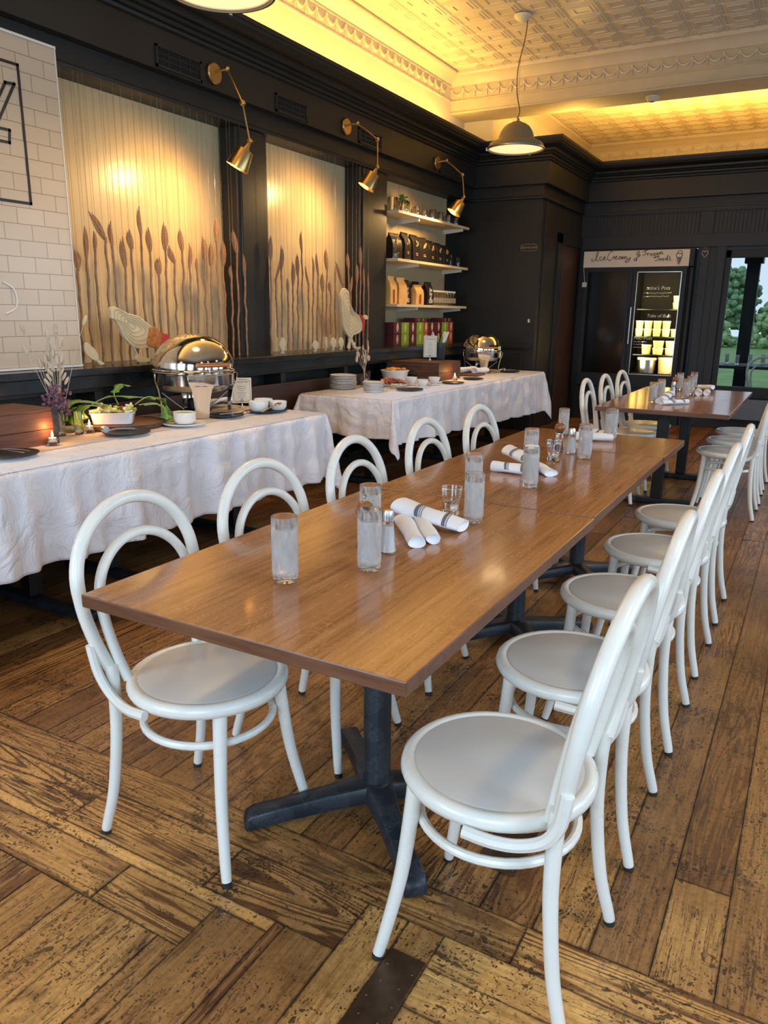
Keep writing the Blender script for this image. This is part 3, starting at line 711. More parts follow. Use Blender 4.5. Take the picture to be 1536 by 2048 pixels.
# ================================================================ DINING CHAIRS
def make_chair(name, label, group):
    t = thing(name, label, 'chair', group=group)
    s = MB().lathe([(0, .418), (.165, .418), (.190, .420), (.203, .428), (.208, .440), (.205, .452), (.197, .4585), (.184, .459), (.181, .4565), (0, .4565)], n=48)
    so = s.build('seat', M['white'], t, ang=50)
    MB().lathe([(0, .4520), (.1775, .4520), (.1775, .4575), (.172, .4590), (0, .4595)], n=48).build('seat_panel', M['seat'], so, ang=50)
    for sy in (-1, 1):
        lg = MB().tube(cr([(.135, sy * .118, .425), (.140, sy * .128, .34), (.152, sy * .146, .20), (.176, sy * .170, .06), (.186, sy * .179, .012)], 5), [lerp(.0185, .0125, i / 20) for i in range(21)], 12)
        lo = lg.build('leg', M['white'], t)
        MB().tube([(.1865, sy * .179, .012), (.187, sy * .180, .0)], .0125, 12).build('foot_glide', M['rubber'], lo)
    for sy in (-1, 1):
        lg = MB().tube(cr([(-.180, sy * .160, .50), (-.176, sy * .158, .43), (-.178, sy * .162, .30), (-.196, sy * .170, .14), (-.222, sy * .179, .03), (-.226, sy * .180, .012)], 5), [lerp(.0175, .0125, i / 25) for i in range(26)], 12)
        lo = lg.build('leg', M['white'], t)
        MB().tube([(-.226, sy * .180, .013), (-.227, sy * .180, .0)], .0125, 12).build('foot_glide', M['rubber'], lo)
    # outer bow of the back, one bent rod
    def bow(w0, w1, zb, zc, zt, x0, lean):
        a = []
        for z_, w_ in ((zb, w0), (lerp(zb, zc, .33), lerp(w0, w1, .55)), (lerp(zb, zc, .7), lerp(w0, w1, .93))): a.append((z_, w_))
        pts = [(x0 - lean * (z_ - .46), -w_, z_) for z_, w_ in a]
        for i in range(0, 13):
            q = PI * i / 12; z_ = zc + (zt - zc) * math.sin(q); pts.append((x0 - lean * (z_ - .46), -w1 * math.cos(q), z_))
        pts += [(x0 - lean * (z_ - .46), w_, z_) for z_, w_ in reversed(a)]
        return cr(pts, 3)
    P = bow(.160, .203, .49, .70, .893, -.180, .17); n = len(P)
    MB().tube(P, [.0175 if 8 < i < n - 8 else .0165 for i in range(n)], 12).build('back_bow', M['white'], t)
    P = bow(.128, .158, .452, .655, .802, -.158, .20)
    MB().tube(P, .0135, 12).build('inner_bow', M['white'], t)
    MB().tube([(-.005 + .168 * math.cos(q), .168 * math.sin(q), .335) for q in [2 * PI * i / 40 for i in range(40)]], .0105, 10, closed=True).build('stretcher_ring', M['white'], t)
    for sy in (-1, 1):
        P = cr([(-.015, sy * .214, .425), (-.07, sy * .209, .421), (-.12, sy * .198, .424), (-.165, sy * .190, .445), (-.190, sy * .192, .485), (-.200, sy * .196, .535), (-.203, sy * .198, .560)], 5)
        MB().tube(P, .0115, 8, flat=1.15).build('brace', M['white'], t)
    return t
GL = 'white bentwood chairs along the left side of the long table'; GR = 'white bentwood chairs along the right side of the long table'
ch = make_chair('bentwood_chair', 'white bentwood chair at the near left corner of the long table', GL)
XL = -1.285; XR = -.478
ch.location = (XL, 1.372, 0); ch.rotation_euler = (0, 0, R(1))
for y, rz, lb in ((1.905, -2, 'second white bentwood chair from the camera on the left side of the long table'),
                  (2.50, 1, 'third white bentwood chair from the camera on the left side, behind the votive glass'),
                  (3.13, 0, 'fourth white bentwood chair from the camera along the left side of the long table'),
                  (3.765, -1, 'farthest white bentwood chair on the left side of the long table')):
    dup(ch, (XL, y, 0), R(rz), lb, GL)
for y, rz, lb in ((1.372, 179, 'white bentwood chair nearest the camera, at the near right corner of the long table'),
                  (1.93, 181, 'second white bentwood chair from the camera on the right side of the long table'),
                  (2.54, 180, 'third white bentwood chair from the camera on the right side of the long table'),
                  (3.155, 179, 'fourth white bentwood chair from the camera on the right side of the long table'),
                  (3.77, 180, 'fifth white bentwood chair on the right side, at the far end of the long table')):
    dup(ch, (XR, y, 0), R(rz), lb, GR)
GF = 'white bentwood chairs at the far table'
for x, y, rz, lb in ((-1.27, 5.88, 2, 'nearest white bentwood chair on the left of the far table'), (-1.26, 6.42, 0, 'middle white bentwood chair on the left of the far table'),
                     (-1.25, 6.97, -2, 'white bentwood chair left of the far table, closest to the freezer'),
                     (-.478, 5.86, 180, 'nearest white bentwood chair on the right of the far table'), (-.478, 6.42, 181, 'middle white bentwood chair on the right of the far table'),
                     (-.478, 6.98, 179, 'white bentwood chair right of the far table, closest to the window')):
    dup(ch, (x, y, 0), R(rz), lb, GF)
dup(ch, (-.60, 11.72, -.03), R(85), 'white bentwood chair standing outside on the porch behind the window', 'porch chairs')

# ================================================================ DINING TABLES
def top_part(x0, x1, y0, y1, cx, cy, par):
    t_ = MB().box(x0 - cx, y0 - cy, .719, x1 - cx, y1 - cy, .7505)
    o = t_.build('tabletop', [M['top']], par, smooth=False, bevel=.0035)
    o.data.materials.append(M['topedge'])
    for p_ in o.data.polygons:
        if p_.normal.z < .5: p_.material_index = 1
    return o
def xbase(par, ang=45, R_=.375, rcol=.0385, name_arm='foot'):
    MB().lathe([(0, .055), (.05, .055), (.046, .085), (rcol, .10), (rcol, .70), (0, .70)], n=24).build('column', M['iron'], par)
    MB().box(-.22, -.05, .700, .22, .05, .718).box(-.05, -.22, .700, .05, .22, .718).build('top_plate', M['iron'], par, smooth=False)
    for k_ in range(4):
        q = R(ang + 90 * k_); d = Vector((math.cos(q), math.sin(q), 0)); sdv = Vector((-d.y, d.x, 0)); m = MB(); vs = []
        for t_, z0, z1, hw in ((.0, .045, .098, .050), (.10, .040, .092, .040), (.35, .030, .078, .030), (.75, .016, .060, .028), (.93, .008, .052, .030), (.985, .006, .040, .028), (1.0, .010, .022, .020)):
            c_ = d * R_ * t_
            for s_, z_, w_ in ((-1, z0, 1), (1, z0, 1), (1, z1 - .006, 1), (.8, z1, 1), (-.8, z1, 1), (-1, z1 - .006, 1)): vs.append(c_ + sdv * hw * s_ + Vector((0, 0, z_)))
        fs = [(i * 6 + j, i * 6 + (j + 1) % 6, (i + 1) * 6 + (j + 1) % 6, (i + 1) * 6 + j) for i in range(6) for j in range(6)]
        fs += [tuple(range(5, -1, -1)), tuple(36 + j for j in range(6))]
        m.add(vs, fs); fo_ = m.build(name_arm, M['iron'], par, ang=50)
        c_ = d * R_ * .93; MB().lathe([(0, 0), (.014, 0), (.014, .010), (0, .010)], (c_.x, c_.y, 0), 10).build('levelling_glide', M['rubber'], fo_)
def table(name, label, x0, x1, y0, y1, bases, group, style='x'):
    cx, cy = (x0 + x1) / 2, (y0 + y1) / 2
    t = thing(name, label, 'table', (cx, cy, 0), 0, group); top_part(x0, x1, y0, y1, cx, cy, t)
    for bx_, by_ in bases:
        if style == 'x':
            had = set(t.children); xbase(t)
            for c_ in set(t.children) - had: c_.location = (bx_ - cx, by_ - cy, 0)
        else:
            m = MB().box(bx_ - cx - .038, by_ - cy - .038, .05, bx_ - cx + .038, by_ - cy + .038, .70)
            po = m.build('post', M['black'], t, smooth=False, bevel=.006)
            MB().box(bx_ - cx - .28, by_ - cy - .035, .006, bx_ - cx + .28, by_ - cy + .035, .05).build('foot_bar', M['iron'], po, smooth=False, bevel=.008)
            MB().box(bx_ - cx - .20, by_ - cy - .04, .70, bx_ - cx + .20, by_ - cy + .04, .718).build('top_plate', M['black'], po, smooth=False)
    return t
GT = 'oak tables pushed together into the long table'
table('dining_table', 'nearest oak topped table of the long row, on a scuffed black pedestal', -1.373, -.548, 1.070, 2.355, [(-.935, 1.655)], GT)
table('dining_table', 'middle oak topped table of the long row', -1.362, -.553, 2.365, 3.586, [(-1.0, 2.98)], GT)
table('dining_table', 'short oak topped table at the far end of the long row', -1.372, -.549, 3.596, 4.180, [(-.985, 3.89)], GT)
table('dining_table', 'far oak topped table standing alone before the freezer', -1.335, -.458, 5.44, 7.30, [(-.93, 5.87), (-.92, 6.95)], 'far table', 't')

# ================================================================ ON THE DINING TABLES
def make_tumbler(hh=.156, r=.030, water=.128):
    t = thing('tumbler', 'x', 'glass')
    prof = [(0, .004), (r - .006, .002), (r - .002, .006), (r - .0015, .016), (r, .024), (r, hh - .002), (r - .0008, hh), (r - .0022, hh - .001), (r - .0024, .020), (0, .017)]
    MB().lathe(prof, n=32, wob=lambda q, z: 1 + (.05 * math.cos(12 * q) if z < .010 else 0)).build('glass_wall', M['frost'], t, ang=60)
    MB().lathe([(0, .0185), (r - .0028, .0205), (r - .0028, water), (0, water)], n=24).build('water', M['water'], t, ang=60)
    ic = MB(); rr = random.Random(3)
    for k_ in range(6):
        z = .045 + .015 * k_; a = rr.uniform(0, 6); e = Matrix.Translation(((.010) * math.cos(a), .010 * math.sin(a), z)) @ Matrix.Rotation(a * 2, 4, 'Z') @ Matrix.Rotation(rr.uniform(-.6, .6), 4, 'X')
        ic.box(-.009, -.009, -.009, .009, .009, .009, 0, e)
    ic.build('ice', M['icecube'], t, smooth=False, bevel=.002)
    return t
tb = make_tumbler()
TG = [(-1.032, 1.376, 1.03, 'frosted water tumbler standing alone at the near left of the long table', 0),
      (-.905, 1.552, 1.0, 'frosted water tumbler in front of the salt shaker on the nearest table', 0),
      (-1.042, 1.790, 1.0, 'water tumbler behind the pepper mill on the nearest table', 0),
      (-.858, 2.103, 1.0, 'water tumbler right of the empty votive glass, at the end of the nearest table', 0),
      (-.985, 2.40, 1.0, 'water tumbler behind the nearest votive glass, on the middle table', 0),
      (-.871, 2.668, 1.0, 'water tumbler in front of the crossed napkins on the middle table', 0),
      (-1.012, 3.089, 1.0, 'water tumbler behind the crossed napkins on the middle table', 0),
      (-.853, 3.357, 1.0, 'water tumbler right of the salt shaker at the end of the middle table', 0),
      (-1.137, 3.99, .92, 'water tumbler behind the pepper mill on the short end table', 0),
      (-.882, 3.966, 1.03, 'farthest water tumbler on the short end table, behind the napkins', 0),
      (-1.03, 5.893, .98, 'water tumbler nearest the camera on the far table', 1), (-1.030, 6.22, .98, 'water tumbler at the left behind the nearest one on the far table', 1),
      (-.872, 6.382, .98, 'water tumbler right of the crossed napkins on the far table', 1), (-.885, 6.70, .98, 'water tumbler beside the rolled napkins on the far table', 1),
      (-1.02, 7.05, .98, 'water tumbler behind the pepper mill on the far table', 1), (-.93, 7.22, .98, 'farthest water tumbler on the far table', 1)]
for i, (x, y, s_, lb, far) in enumerate(TG):
    g_ = 'water tumblers on the far table' if far else 'water tumblers on the long table'
    if i == 0: tb.location = (x, y, .7505); tb['label'] = lb; tb['group'] = g_; tb.scale = (1.03,) * 3
    else: dup(tb, (x, y, .7505), rng.uniform(0, 6), lb, g_, scale=(s_,) * 3)

def make_salt():
    t = thing('salt_shaker', 'x', 'shaker')
    MB().lathe([(0, .001), (.0225, .001), (.0235, .005), (.0225, .012), (.0145, .088), (.0135, .092), (0, .092)], n=8).build('glass_body', M['glassclear'], t, smooth=False)
    MB().lathe([(0, .005), (.0205, .005), (.0140, .075), (0, .078)], n=8).build('salt', M['salt'], t, smooth=False)
    cp = MB().lathe([(.0150, .088), (.0165, .090), (.0165, .108), (.0135, .117), (0, .119)], n=20).build('cap', M['satin'], t)
    return t
sa = make_salt(); sa.location = (-.935, 1.70, .7505); sa['label'] = 'salt shaker with metal cap behind the second tumbler on the nearest table'; sa['group'] = 'salt shakers'
dup(sa, (-.944, 3.461, .7505), .3, 'salt shaker beside the pepper mill on the middle table', 'salt shakers')
dup(sa, (-.985, 6.50, .7505), .3, 'salt shaker standing behind the napkins on the far table', 'salt shakers')
def make_mill():
    t = thing('pepper_mill', 'x', 'mill')
    MB().lathe([(0, .001), (.021, .001), (.022, .004), (.0185, .03), (.0165, .055), (.0175, .078), (0, .078)], n=24).build('glass_body', M['glassclear'], t)
    MB().lathe([(0, .004), (.018, .004), (.015, .045), (0, .047)], n=16).build('peppercorns', M['peppc'], t)
    MB().lathe([(.0175, .078), (.019, .080), (.019, .086), (.012, .089), (0, .089)], n=20).build('collar', M['satin'], t)
    MB().lathe([(.010, .089), (.018, .093), (.0245, .103), (.0255, .112), (.022, .124), (.014, .131), (.006, .133), (0, .133)], n=24).build('wooden_head', M['pwood'], t)
    MB().lathe([(.003, .132), (.003, .140), (.0065, .143), (.0065, .148), (.003, .152), (0, .153)], n=12).build('finial', M['satin'], t)
    return t
pm = make_mill(); pm.location = (-1.005, 1.695, .7505); pm['label'] = 'pepper mill with round wooden head behind the tumblers on the nearest table'; pm['group'] = 'pepper mills'
dup(pm, (-1.012, 3.50, .7505), 1, 'pepper mill with round wooden head near the end of the middle table', 'pepper mills')
dup(pm, (-1.02, 6.80, .7505), 2, 'pepper mill with round wooden head on the far table', 'pepper mills')
def make_votive():
    t = thing('votive_glass', 'x', 'candle holder')
    MB().lathe([(0, .002), (.024, .002), (.026, .006), (.0275, .03), (.033, .088), (.0345, .092), (.0330, .0915), (.0262, .03), (.023, .016), (0, .014)], n=32).build('glass_cup', M['glassclear'], t, ang=60)
    MB().lathe([(0, .0155), (.019, .0155), (.021, .020), (.021, .038), (.016, .042), (.006, .043), (.006, .050), (0, .051)], n=20).build('oil_candle', M['glassclear'], t)
    MB().lathe([(0, .043), (.010, .043), (.010, .046), (.003, .048), (.002, .058), (0, .058)], n=12).build('wick_holder', M['satin'], t)
    return t
vg = make_votive(); vg.location = (-.953, 2.149, .7505); vg['label'] = 'flared clear votive glass with unlit oil candle on the nearest table'; vg['group'] = 'flared votive glasses'
dup(vg, (-.956, 3.233, .7505), 1, 'flared clear votive glass beside the pepper mill on the middle table', 'flared votive glasses')

def napkin_roll(name, label, p0, p1, r0, r1, group, stripe=True, flat=.8, seed=1):
    """cutlery rolled in a napkin: an Empty with roll and stripes"""
    a = Vector(p0); b_ = Vector(p1); L = (b_ - a).length; d = (b_ - a).normalized(); sd = Vector((-d.y, d.x, 0)).normalized(); up = sd.cross(d) * -1
    if up.z < 0: up = -up
    t = thing(name, label, 'napkin', ((a.x + b_.x) / 2, (a.y + b_.y) / 2, min(a.z, b_.z)), 0, group)
    O = Vector(t.location); rr = random.Random(seed); m = MB(); n = 26; k_ = 12; ph = rr.uniform(0, 6)
    def P(u, v, grow=0):
        q = 2 * PI * v; r_ = lerp(r0, r1, u) * (1 + .06 * math.sin(3 * q + ph + u * 4) + .05 * math.sin(u * 9 + ph)) + grow
        c_ = a.lerp(b_, u)
        return c_ - O + sd * math.cos(q) * r_ * 1.12 + up * (math.sin(q) * r_ * flat + lerp(r0, r1, u) * flat)
    m.grid(lambda u, v: P(u, v), 20, n, 0)
    # spiral openings at both ends
    for e in (0, 1):
        rr0 = lerp(r0, r1, e); c_ = a.lerp(b_, e) - O + up * rr0 * flat - d * (1 if e else -1) * .006
        ring = [c_ + sd * math.cos(2 * PI * j / n) * rr0 * .62 * 1.1 + up * math.sin(2 * PI * j / n) * rr0 * .62 * flat for j in range(n)]
        oo = [P(e, j / n) for j in range(n)]
        vs = oo + ring + [c_ + d * (.01 if not e else -.01)]; fs = [(j, (j + 1) % n, n + (j + 1) % n, n + j) for j in range(n)] + [(n + j, n + (j + 1) % n, 2 * n) for j in range(n)]
        m.add(vs, fs)
    ro = m.build('rolled_cloth', M['napkin'], t, ang=60)
    if stripe:
        for (s0, wd) in ((.30, .055), (.37, .012), (.40, .012), (.72, .05), (.785, .012)):
            q_ = MB(); q_.grid(lambda u, v: P(min(1, max(0, s0 + u * wd + .12 * (v - .5))), v * .55 - .03, .0012), 2, 18); q_.build('stripe', M['stripe'], t, ang=60)
    return t
Z = .7505
G1 = 'striped napkin rolls on the long table'; G2 = 'napkin rolls on the far table'
napkin_roll('napkin_roll', 'striped napkin roll lying across the others, highest on the nearest table', (-1.065, 2.00, Z + .030), (-.842, 1.985, Z + .002), .044, .034, G1, seed=1, flat=.48)
napkin_roll('napkin_roll', 'napkin roll with open end towards the camera, left of its pair', (-1.025, 1.955, Z), (-.885, 1.775, Z), .024, .021, G1, False, seed=2)
napkin_roll('napkin_roll', 'napkin roll with open end towards the camera, right of its pair', (-.980, 1.985, Z), (-.862, 1.830, Z), .023, .019, G1, False, seed=3)
napkin_roll('napkin_roll', 'striped napkin roll lying crosswise on the middle table', (-1.10, 2.885, Z), (-.93, 2.875, Z), .026, .025, G1, seed=4)
napkin_roll('napkin_roll', 'striped napkin roll propped up on the crossed pair, middle table', (-1.10, 3.06, Z + .035), (-.94, 2.90, Z + .030), .030, .024, G1, seed=5)
napkin_roll('napkin_roll', 'white napkin roll with loose flap on the right of the middle pile', (-.975, 3.03, Z), (-.862, 2.90, Z), .026, .024, G1, False, seed=6, flat=.6)
napkin_roll('napkin_roll', 'white napkin roll on the short end table nearest the camera', (-1.03, 3.86, Z), (-.86, 3.925, Z), .026, .024, G1, False, seed=7)
napkin_roll('napkin_roll', 'white napkin roll lying behind on the short end table', (-1.05, 4.05, Z + .004), (-.91, 3.97, Z), .026, .026, G1, True, seed=8)
napkin_roll('napkin_roll', 'white napkin roll with dark stripe raised on the far table', (-.965, 5.84, Z), (-.95, 6.14, Z + .03), .030, .030, G2, True, seed=9)
napkin_roll('napkin_roll', 'white napkin roll lying flat nearest the camera on the far table', (-.95, 5.80, Z), (-.80, 5.99, Z), .022, .022, G2, True, seed=10)
napkin_roll('napkin_roll', 'white napkin roll end on beside the tumblers on the far table', (-.84, 6.86, Z), (-.81, 6.66, Z), .026, .026, G2, False, seed=11)
napkin_roll('napkin_roll', 'white napkin roll end on at the right of its twin on the far table', (-.775, 6.90, Z), (-.755, 6.70, Z), .024, .024, G2, False, seed=12)
napkin_roll('napkin_roll', 'white napkin roll resting behind the end on pair on the far table', (-.86, 7.05, Z + .02), (-.74, 6.98, Z + .03), .024, .024, G2, False, seed=13)

# ================================================================ PENDANTS, DETECTOR, SCONCES, VENTS
def make_pendant(D=.40, drop=1.25, sway=.05):
    t = thing('pendant_lamp', 'x', 'lamp'); s_ = D / .40
    prof = [(.020, .182), (.036, .182), (.038, .174), (.062, .170), (.090, .152), (.110, .124), (.124, .092), (.130, .066), (.134, .060), (.160, .055), (.182, .044), (.194, .028), (.199, .010), (.200, 0)]
    H = .21 * s_; drop = drop + .29 - H
    MB().lathe([(a * s_, b_ * s_) for a, b_ in prof] + [(a * s_ - .004, b_ * s_ - .001) for a, b_ in reversed(prof)], n=56).build('shade', M['pend'], t, ang=50)
    MB().lathe([((r_ - .006) * s_, z_ * s_) for r_, z_ in [(.194, .006), (.186, .028), (.150, .048), (.122, .066), (.115, .092), (.08, .145), (.02, .165)]], n=48, cap=False).build('shade_lining', M['pendin'], t)
    MB().lathe([(.199 * s_, -.004), (.206 * s_, 0), (.206 * s_, .010), (.199 * s_, .012)], n=48, cap=False).build('rim_band', M['satin'], t)
    MB().lathe([(0, .002), (.12 * s_, .006), (.194 * s_, .014)], n=48, cap=False).build('glass_diffuser', M['bulb'], t)
    for q in (R(200), R(330), R(80)):
        m = MB().box(-.006, -.006, -.006, .010, .006, .022, 0, Matrix.Rotation(q, 4, 'Z') @ Matrix.Translation((.205 * s_, 0, 0))); m.build('clip', M['satin'], t, smooth=False)
    MB().lathe([(.022, H - .03), (.022, H - .008), (.010, H), (0, H)], n=20).build('cap', M['satin'], t)
    P = cr([(0, 0, H), (.015, .01, H + .06), (-.012, -.01, H + drop * .25), (-.012, -.01, H + drop * .5), (.03, .02, H + drop * .8), (.04, .03, H + drop)], 6)
    MB().tube(P, .0042, 6).build('cord', M['cord'], t)
    MB().tube([(0, 0, H), (0, 0, H + drop)], .0014, 5).build('suspension_wire', M['satin'], t)
    MB().lathe([(0, H + drop - .055), (.014, H + drop - .055), (.045, H + drop - .040), (.072, H + drop - .015), (.075, H + drop), (0, H + drop)], n=28).build('ceiling_canopy', M['dc'], t)
    l = bpy.data.lights.new('pendant_light', 'SPOT'); l.energy = 70; l.color = (1, .68, .34); l.spot_size = R(150); l.spot_blend = .6; l.shadow_soft_size = .12
    lo_ = bpy.data.objects.new('pendant_light', l); C.objects.link(lo_); lo_.parent = t; lo_.location = (0, 0, -.01)
    return t
pe = make_pendant(.51, 3.920 - 2.83 - .29, .03)
pe.location = (-2.68, 7.20, 2.83); pe['label'] = 'olive grey dome pendant lamp hanging from the ceiling before the pier'; pe['group'] = 'dome pendant lamps'
dup(pe, (-2.70, 3.19, 2.825), R(40), 'dome pendant lamp cut off by the top edge of the photograph', 'dome pendant lamps')
for x_, y_, lb_ in ((-2.70, -.80, 'added dome pendant lamp for warm fill light behind the camera'), (.75, 1.7, 'added dome pendant lamp for warm fill light, unseen at the near right'), (.75, 5.3, 'added dome pendant lamp for warm fill light, unseen at the far right')):
    dup(pe, (x_, y_, 2.825), R(20), lb_, 'dome pendant lamps')  # unseen extra pendants, added only to bring up the warm fill light
t = thing('smoke_detector', 'small cream smoke detector under the ceiling beam', 'detector', (-1.838, 8.80, 3.54))
MB().lathe([(0, -.052), (.035, -.052), (.045, -.045), (.058, -.022), (.066, -.018), (.066, -.002), (0, -.002)], n=28).build('housing', M['dc'], t)
MB().lathe([(0, -.056), (.018, -.056), (.018, -.050), (0, -.050)], n=12).build('sensor_window', M['black'], t)

def sconce(y0, z0, elbow, head, tip, label, aim):
    O = Vector((-3.75, y0, z0)); t = thing('wall_sconce', label, 'lamp', O, 0, 'brass swing arm sconces on the frieze')
    Rx = Matrix.Rotation(R(90), 4, 'Y')
    MB().lathe([(0, .0), (.062, .0), (.066, .006), (.066, .020), (.060, .027), (0, .027)], n=32, M=Rx).build('wall_plate', M['brass'], t)
    sw_ = MB().tube([(.027, -.02, -.005), (.040, -.02, -.005)], .005, 8); sw_.build('switch', M['brass'], t)
    j1 = Vector((.115, .012, .018)); e = Vector(elbow) - O; h_ = Vector(head) - O; tp_ = Vector(tip) - O
    MB().tube([(.027, 0, .01), j1], .008, 10).sphere(j1, .017, 12, 8).build('joint', M['brass'], t)
    MB().tube([j1, e], .0052, 8).build('upper_arm', M['brass'], t)
    d = (j1 - e).normalized()
    MB().sphere(e, .018, 12, 8).tube([e + Vector((0, -.022, 0)), e + Vector((0, .022, 0))], .009, 10).build('elbow_joint', M['brass'], t)
    MB().tube([e, h_], .0052, 8).build('lower_arm', M['brass'], t)
    MB().sphere(h_, .016, 12, 8).tube([h_ + Vector((0, -.022, 0)), h_ + Vector((0, .022, 0))], .008, 10).build('head_joint', M['brass'], t)
    ax = (tp_ - h_).normalized(); q = Vector((0, 0, -1)).rotation_difference(ax).to_matrix().to_4x4(); q.translation = h_
    MB().lathe([(.008, -.01), (.013, -.018), (.018, -.040), (.026, -.055), (.030, -.058), (.051, -.060), (.0535, -.064), (.075, -.185), (.0735, -.185), (.051, -.068), (0, -.066)], n=36, M=q).build('shade', M['brass'], t, ang=25)
    bl = MB(); bl.lathe([(0, -.075), (.020, -.085), (.026, -.11), (.018, -.135), (0, -.14)], n=16, M=q).build('bulb', M['bulb'], t)
    l = bpy.data.lights.new('sconce_light', 'SPOT'); l.energy = 40; l.color = (1, .60, .22); l.spot_size = R(155); l.spot_blend = 1; l.shadow_soft_size = .035
    lo_ = bpy.data.objects.new('sconce_light', l); C.objects.link(lo_); lo_.parent = t
    lo_.location = h_ + ax * .165; lo_.rotation_euler = Vector((0, 0, -1)).rotation_difference((Vector(aim) - O - lo_.location).normalized()).to_euler()
    return t
sconce(4.321, 2.885, (-3.42, 4.215, 2.651), (-3.38, 4.229, 2.428), (-3.46, 4.18, 2.26), 'brass swing arm sconce over the first wheat alcove', (-3.98, 3.95, 2.0))
sconce(5.965, 2.885, (-3.42, 5.944, 2.753), (-3.38, 5.878, 2.530), (-3.46, 5.82, 2.36), 'brass swing arm sconce over the second wheat alcove', (-3.98, 5.60, 2.0))
sconce(7.743, 2.885, (-3.42, 7.688, 2.739), (-3.38, 7.656, 2.523), (-3.46, 7.59, 2.37), 'brass swing arm sconce over the shelves', (-3.98, 7.45, 1.9))
vmat = M['dark']
for i, (y, lb) in enumerate(((4.008, 'dark air vent grille left of the first sconce'), (5.198, 'dark air vent grille between the first and second sconces'), (6.385, 'dark air vent grille behind the second sconce'), (8.03, 'dark air vent grille behind the third sconce, near the corner'))):
    t = thing('air_vent', lb, 'vent', (-3.75, y, 2.865), 0, 'air vents in the frieze')
    f = MB()
    for a in ((-.20, -.062, -.185, .062), (.185, -.062, .20, .062), (-.20, .048, .20, .062), (-.20, -.062, .20, -.048)): f.box(0, a[0], a[1], .010, a[2], a[3])
    f.build('frame', M['dark'], t, smooth=False)
    MB().box(0, -.185, -.048, .003, .185, .048).build('opening', mat('vent_darkness', (.004, .004, .004), .9) if i == 0 else bpy.data.materials['vent_darkness'], t, smooth=False)
    g = MB()
    for k in range(3): g.box(.003, -.185 + .0925 * (k + 1) - .004, -.048, .008, -.185 + .0925 * (k + 1) + .004, .048)
    for k in range(2): g.box(.003, -.185, -.048 + .032 * (k + 1) - .003, .007, .185, -.048 + .032 * (k + 1) + .003)
    g.build('grille', M['dark'], t, smooth=False)

# ---- lettering helper: font text turned into a mesh
def text(name, body, size, matl, parent, Mx, ext=.0006, align='CENTER', shear=0, sx=1):
    cu = bpy.data.curves.new(name, 'FONT'); cu.body = body; cu.size = size; cu.align_x = align; cu.align_y = 'CENTER'; cu.extrude = ext; cu.shear = shear; cu.resolution_u = 3
    o = bpy.data.objects.new(name, cu); C.objects.link(o); dg = bpy.context.evaluated_depsgraph_get(); dg.update()
    me = bpy.data.meshes.new_from_object(o.evaluated_get(dg)); bpy.data.objects.remove(o)
    me.materials.clear(); me.materials.append(matl)
    n = bpy.data.objects.new(name, me); C.objects.link(n); n.parent = parent; n.matrix_local = Mx @ Matrix.Diagonal((sx, 1, 1, 1))
    return n
FY = Matrix.Rotation(R(90), 4, 'X')              # faces -y
FX = Matrix.Rotation(R(90), 4, 'Z') @ FY          # faces +x
t = thing('restroom_sign', 'small dark oval restroom sign on the pier', 'sign', (-3.087, 8.90, 2.118))
ov = []
for i in range(40):
    q = 2 * PI * i / 40; ov.append((.062 * (1 if math.cos(q) > 0 else -1) + .036 * math.cos(q), .036 * math.sin(q)))
MB().prism([(a * 1.0, b_) for a, b_ in ov], 'y', -.008, 0).build('board', M['black'], t, smooth=False)
MB().tube([(a * 1.0, -.009, b_) for a, b_ in ov], .0022, 5, closed=True).build('border', mat('aged_gold_paint', (.42, .28, .16), .5), t)
text('lettering', 'RESTROOM', .034, bpy.data.materials['aged_gold_paint'], t, Matrix.Translation((0, -.0088, -.001)) @ FY)
t = thing('wall_switch', 'tiny white switch plate low on the pier corner', 'switch', (-3.04, 8.90, 1.30)); MB().box(-.012, -.006, -.02, .012, 0, .02).build('plate', M['dc'], t, smooth=False, bevel=.002)

# ================================================================ FREEZER
t = thing('display_freezer', 'black two door display freezer with hand lettered cream sign and lit right door', 'freezer', (-2.19, 10.42, 0)); FR = t
m = MB(); m.box(-.69, .04, 0, -.66, .68, 2.19).box(.66, .04, 0, .69, .68, 2.19).box(-.66, .04, 0, .66, .68, .45).box(-.66, .04, 2.15, .66, .68, 2.19).box(-.66, .65, .45, .66, .68, 2.15).box(-.04, .05, .45, .0, .60, 2.15)
m.build('cabinet', M['black'], t, smooth=False)
MB().box(.0, .60, .45, .66, .648, 2.15).box(.62, .06, .45, .658, .6, 2.15).build('liner', M['fridgein'], t, smooth=False)
sg = MB().box(-.67, 0, 1.975, .635, .04, 2.175).build('sign_board', mat('cream_sign_board', (.78, .68, .53), .5), t, smooth=False, bevel=.002)
MB().box(.635, .01, 1.96, .69, .04, 2.19).box(-.69, .01, 1.955, .69, .04, 1.975).build('top_frame', M['black'], t, smooth=False)
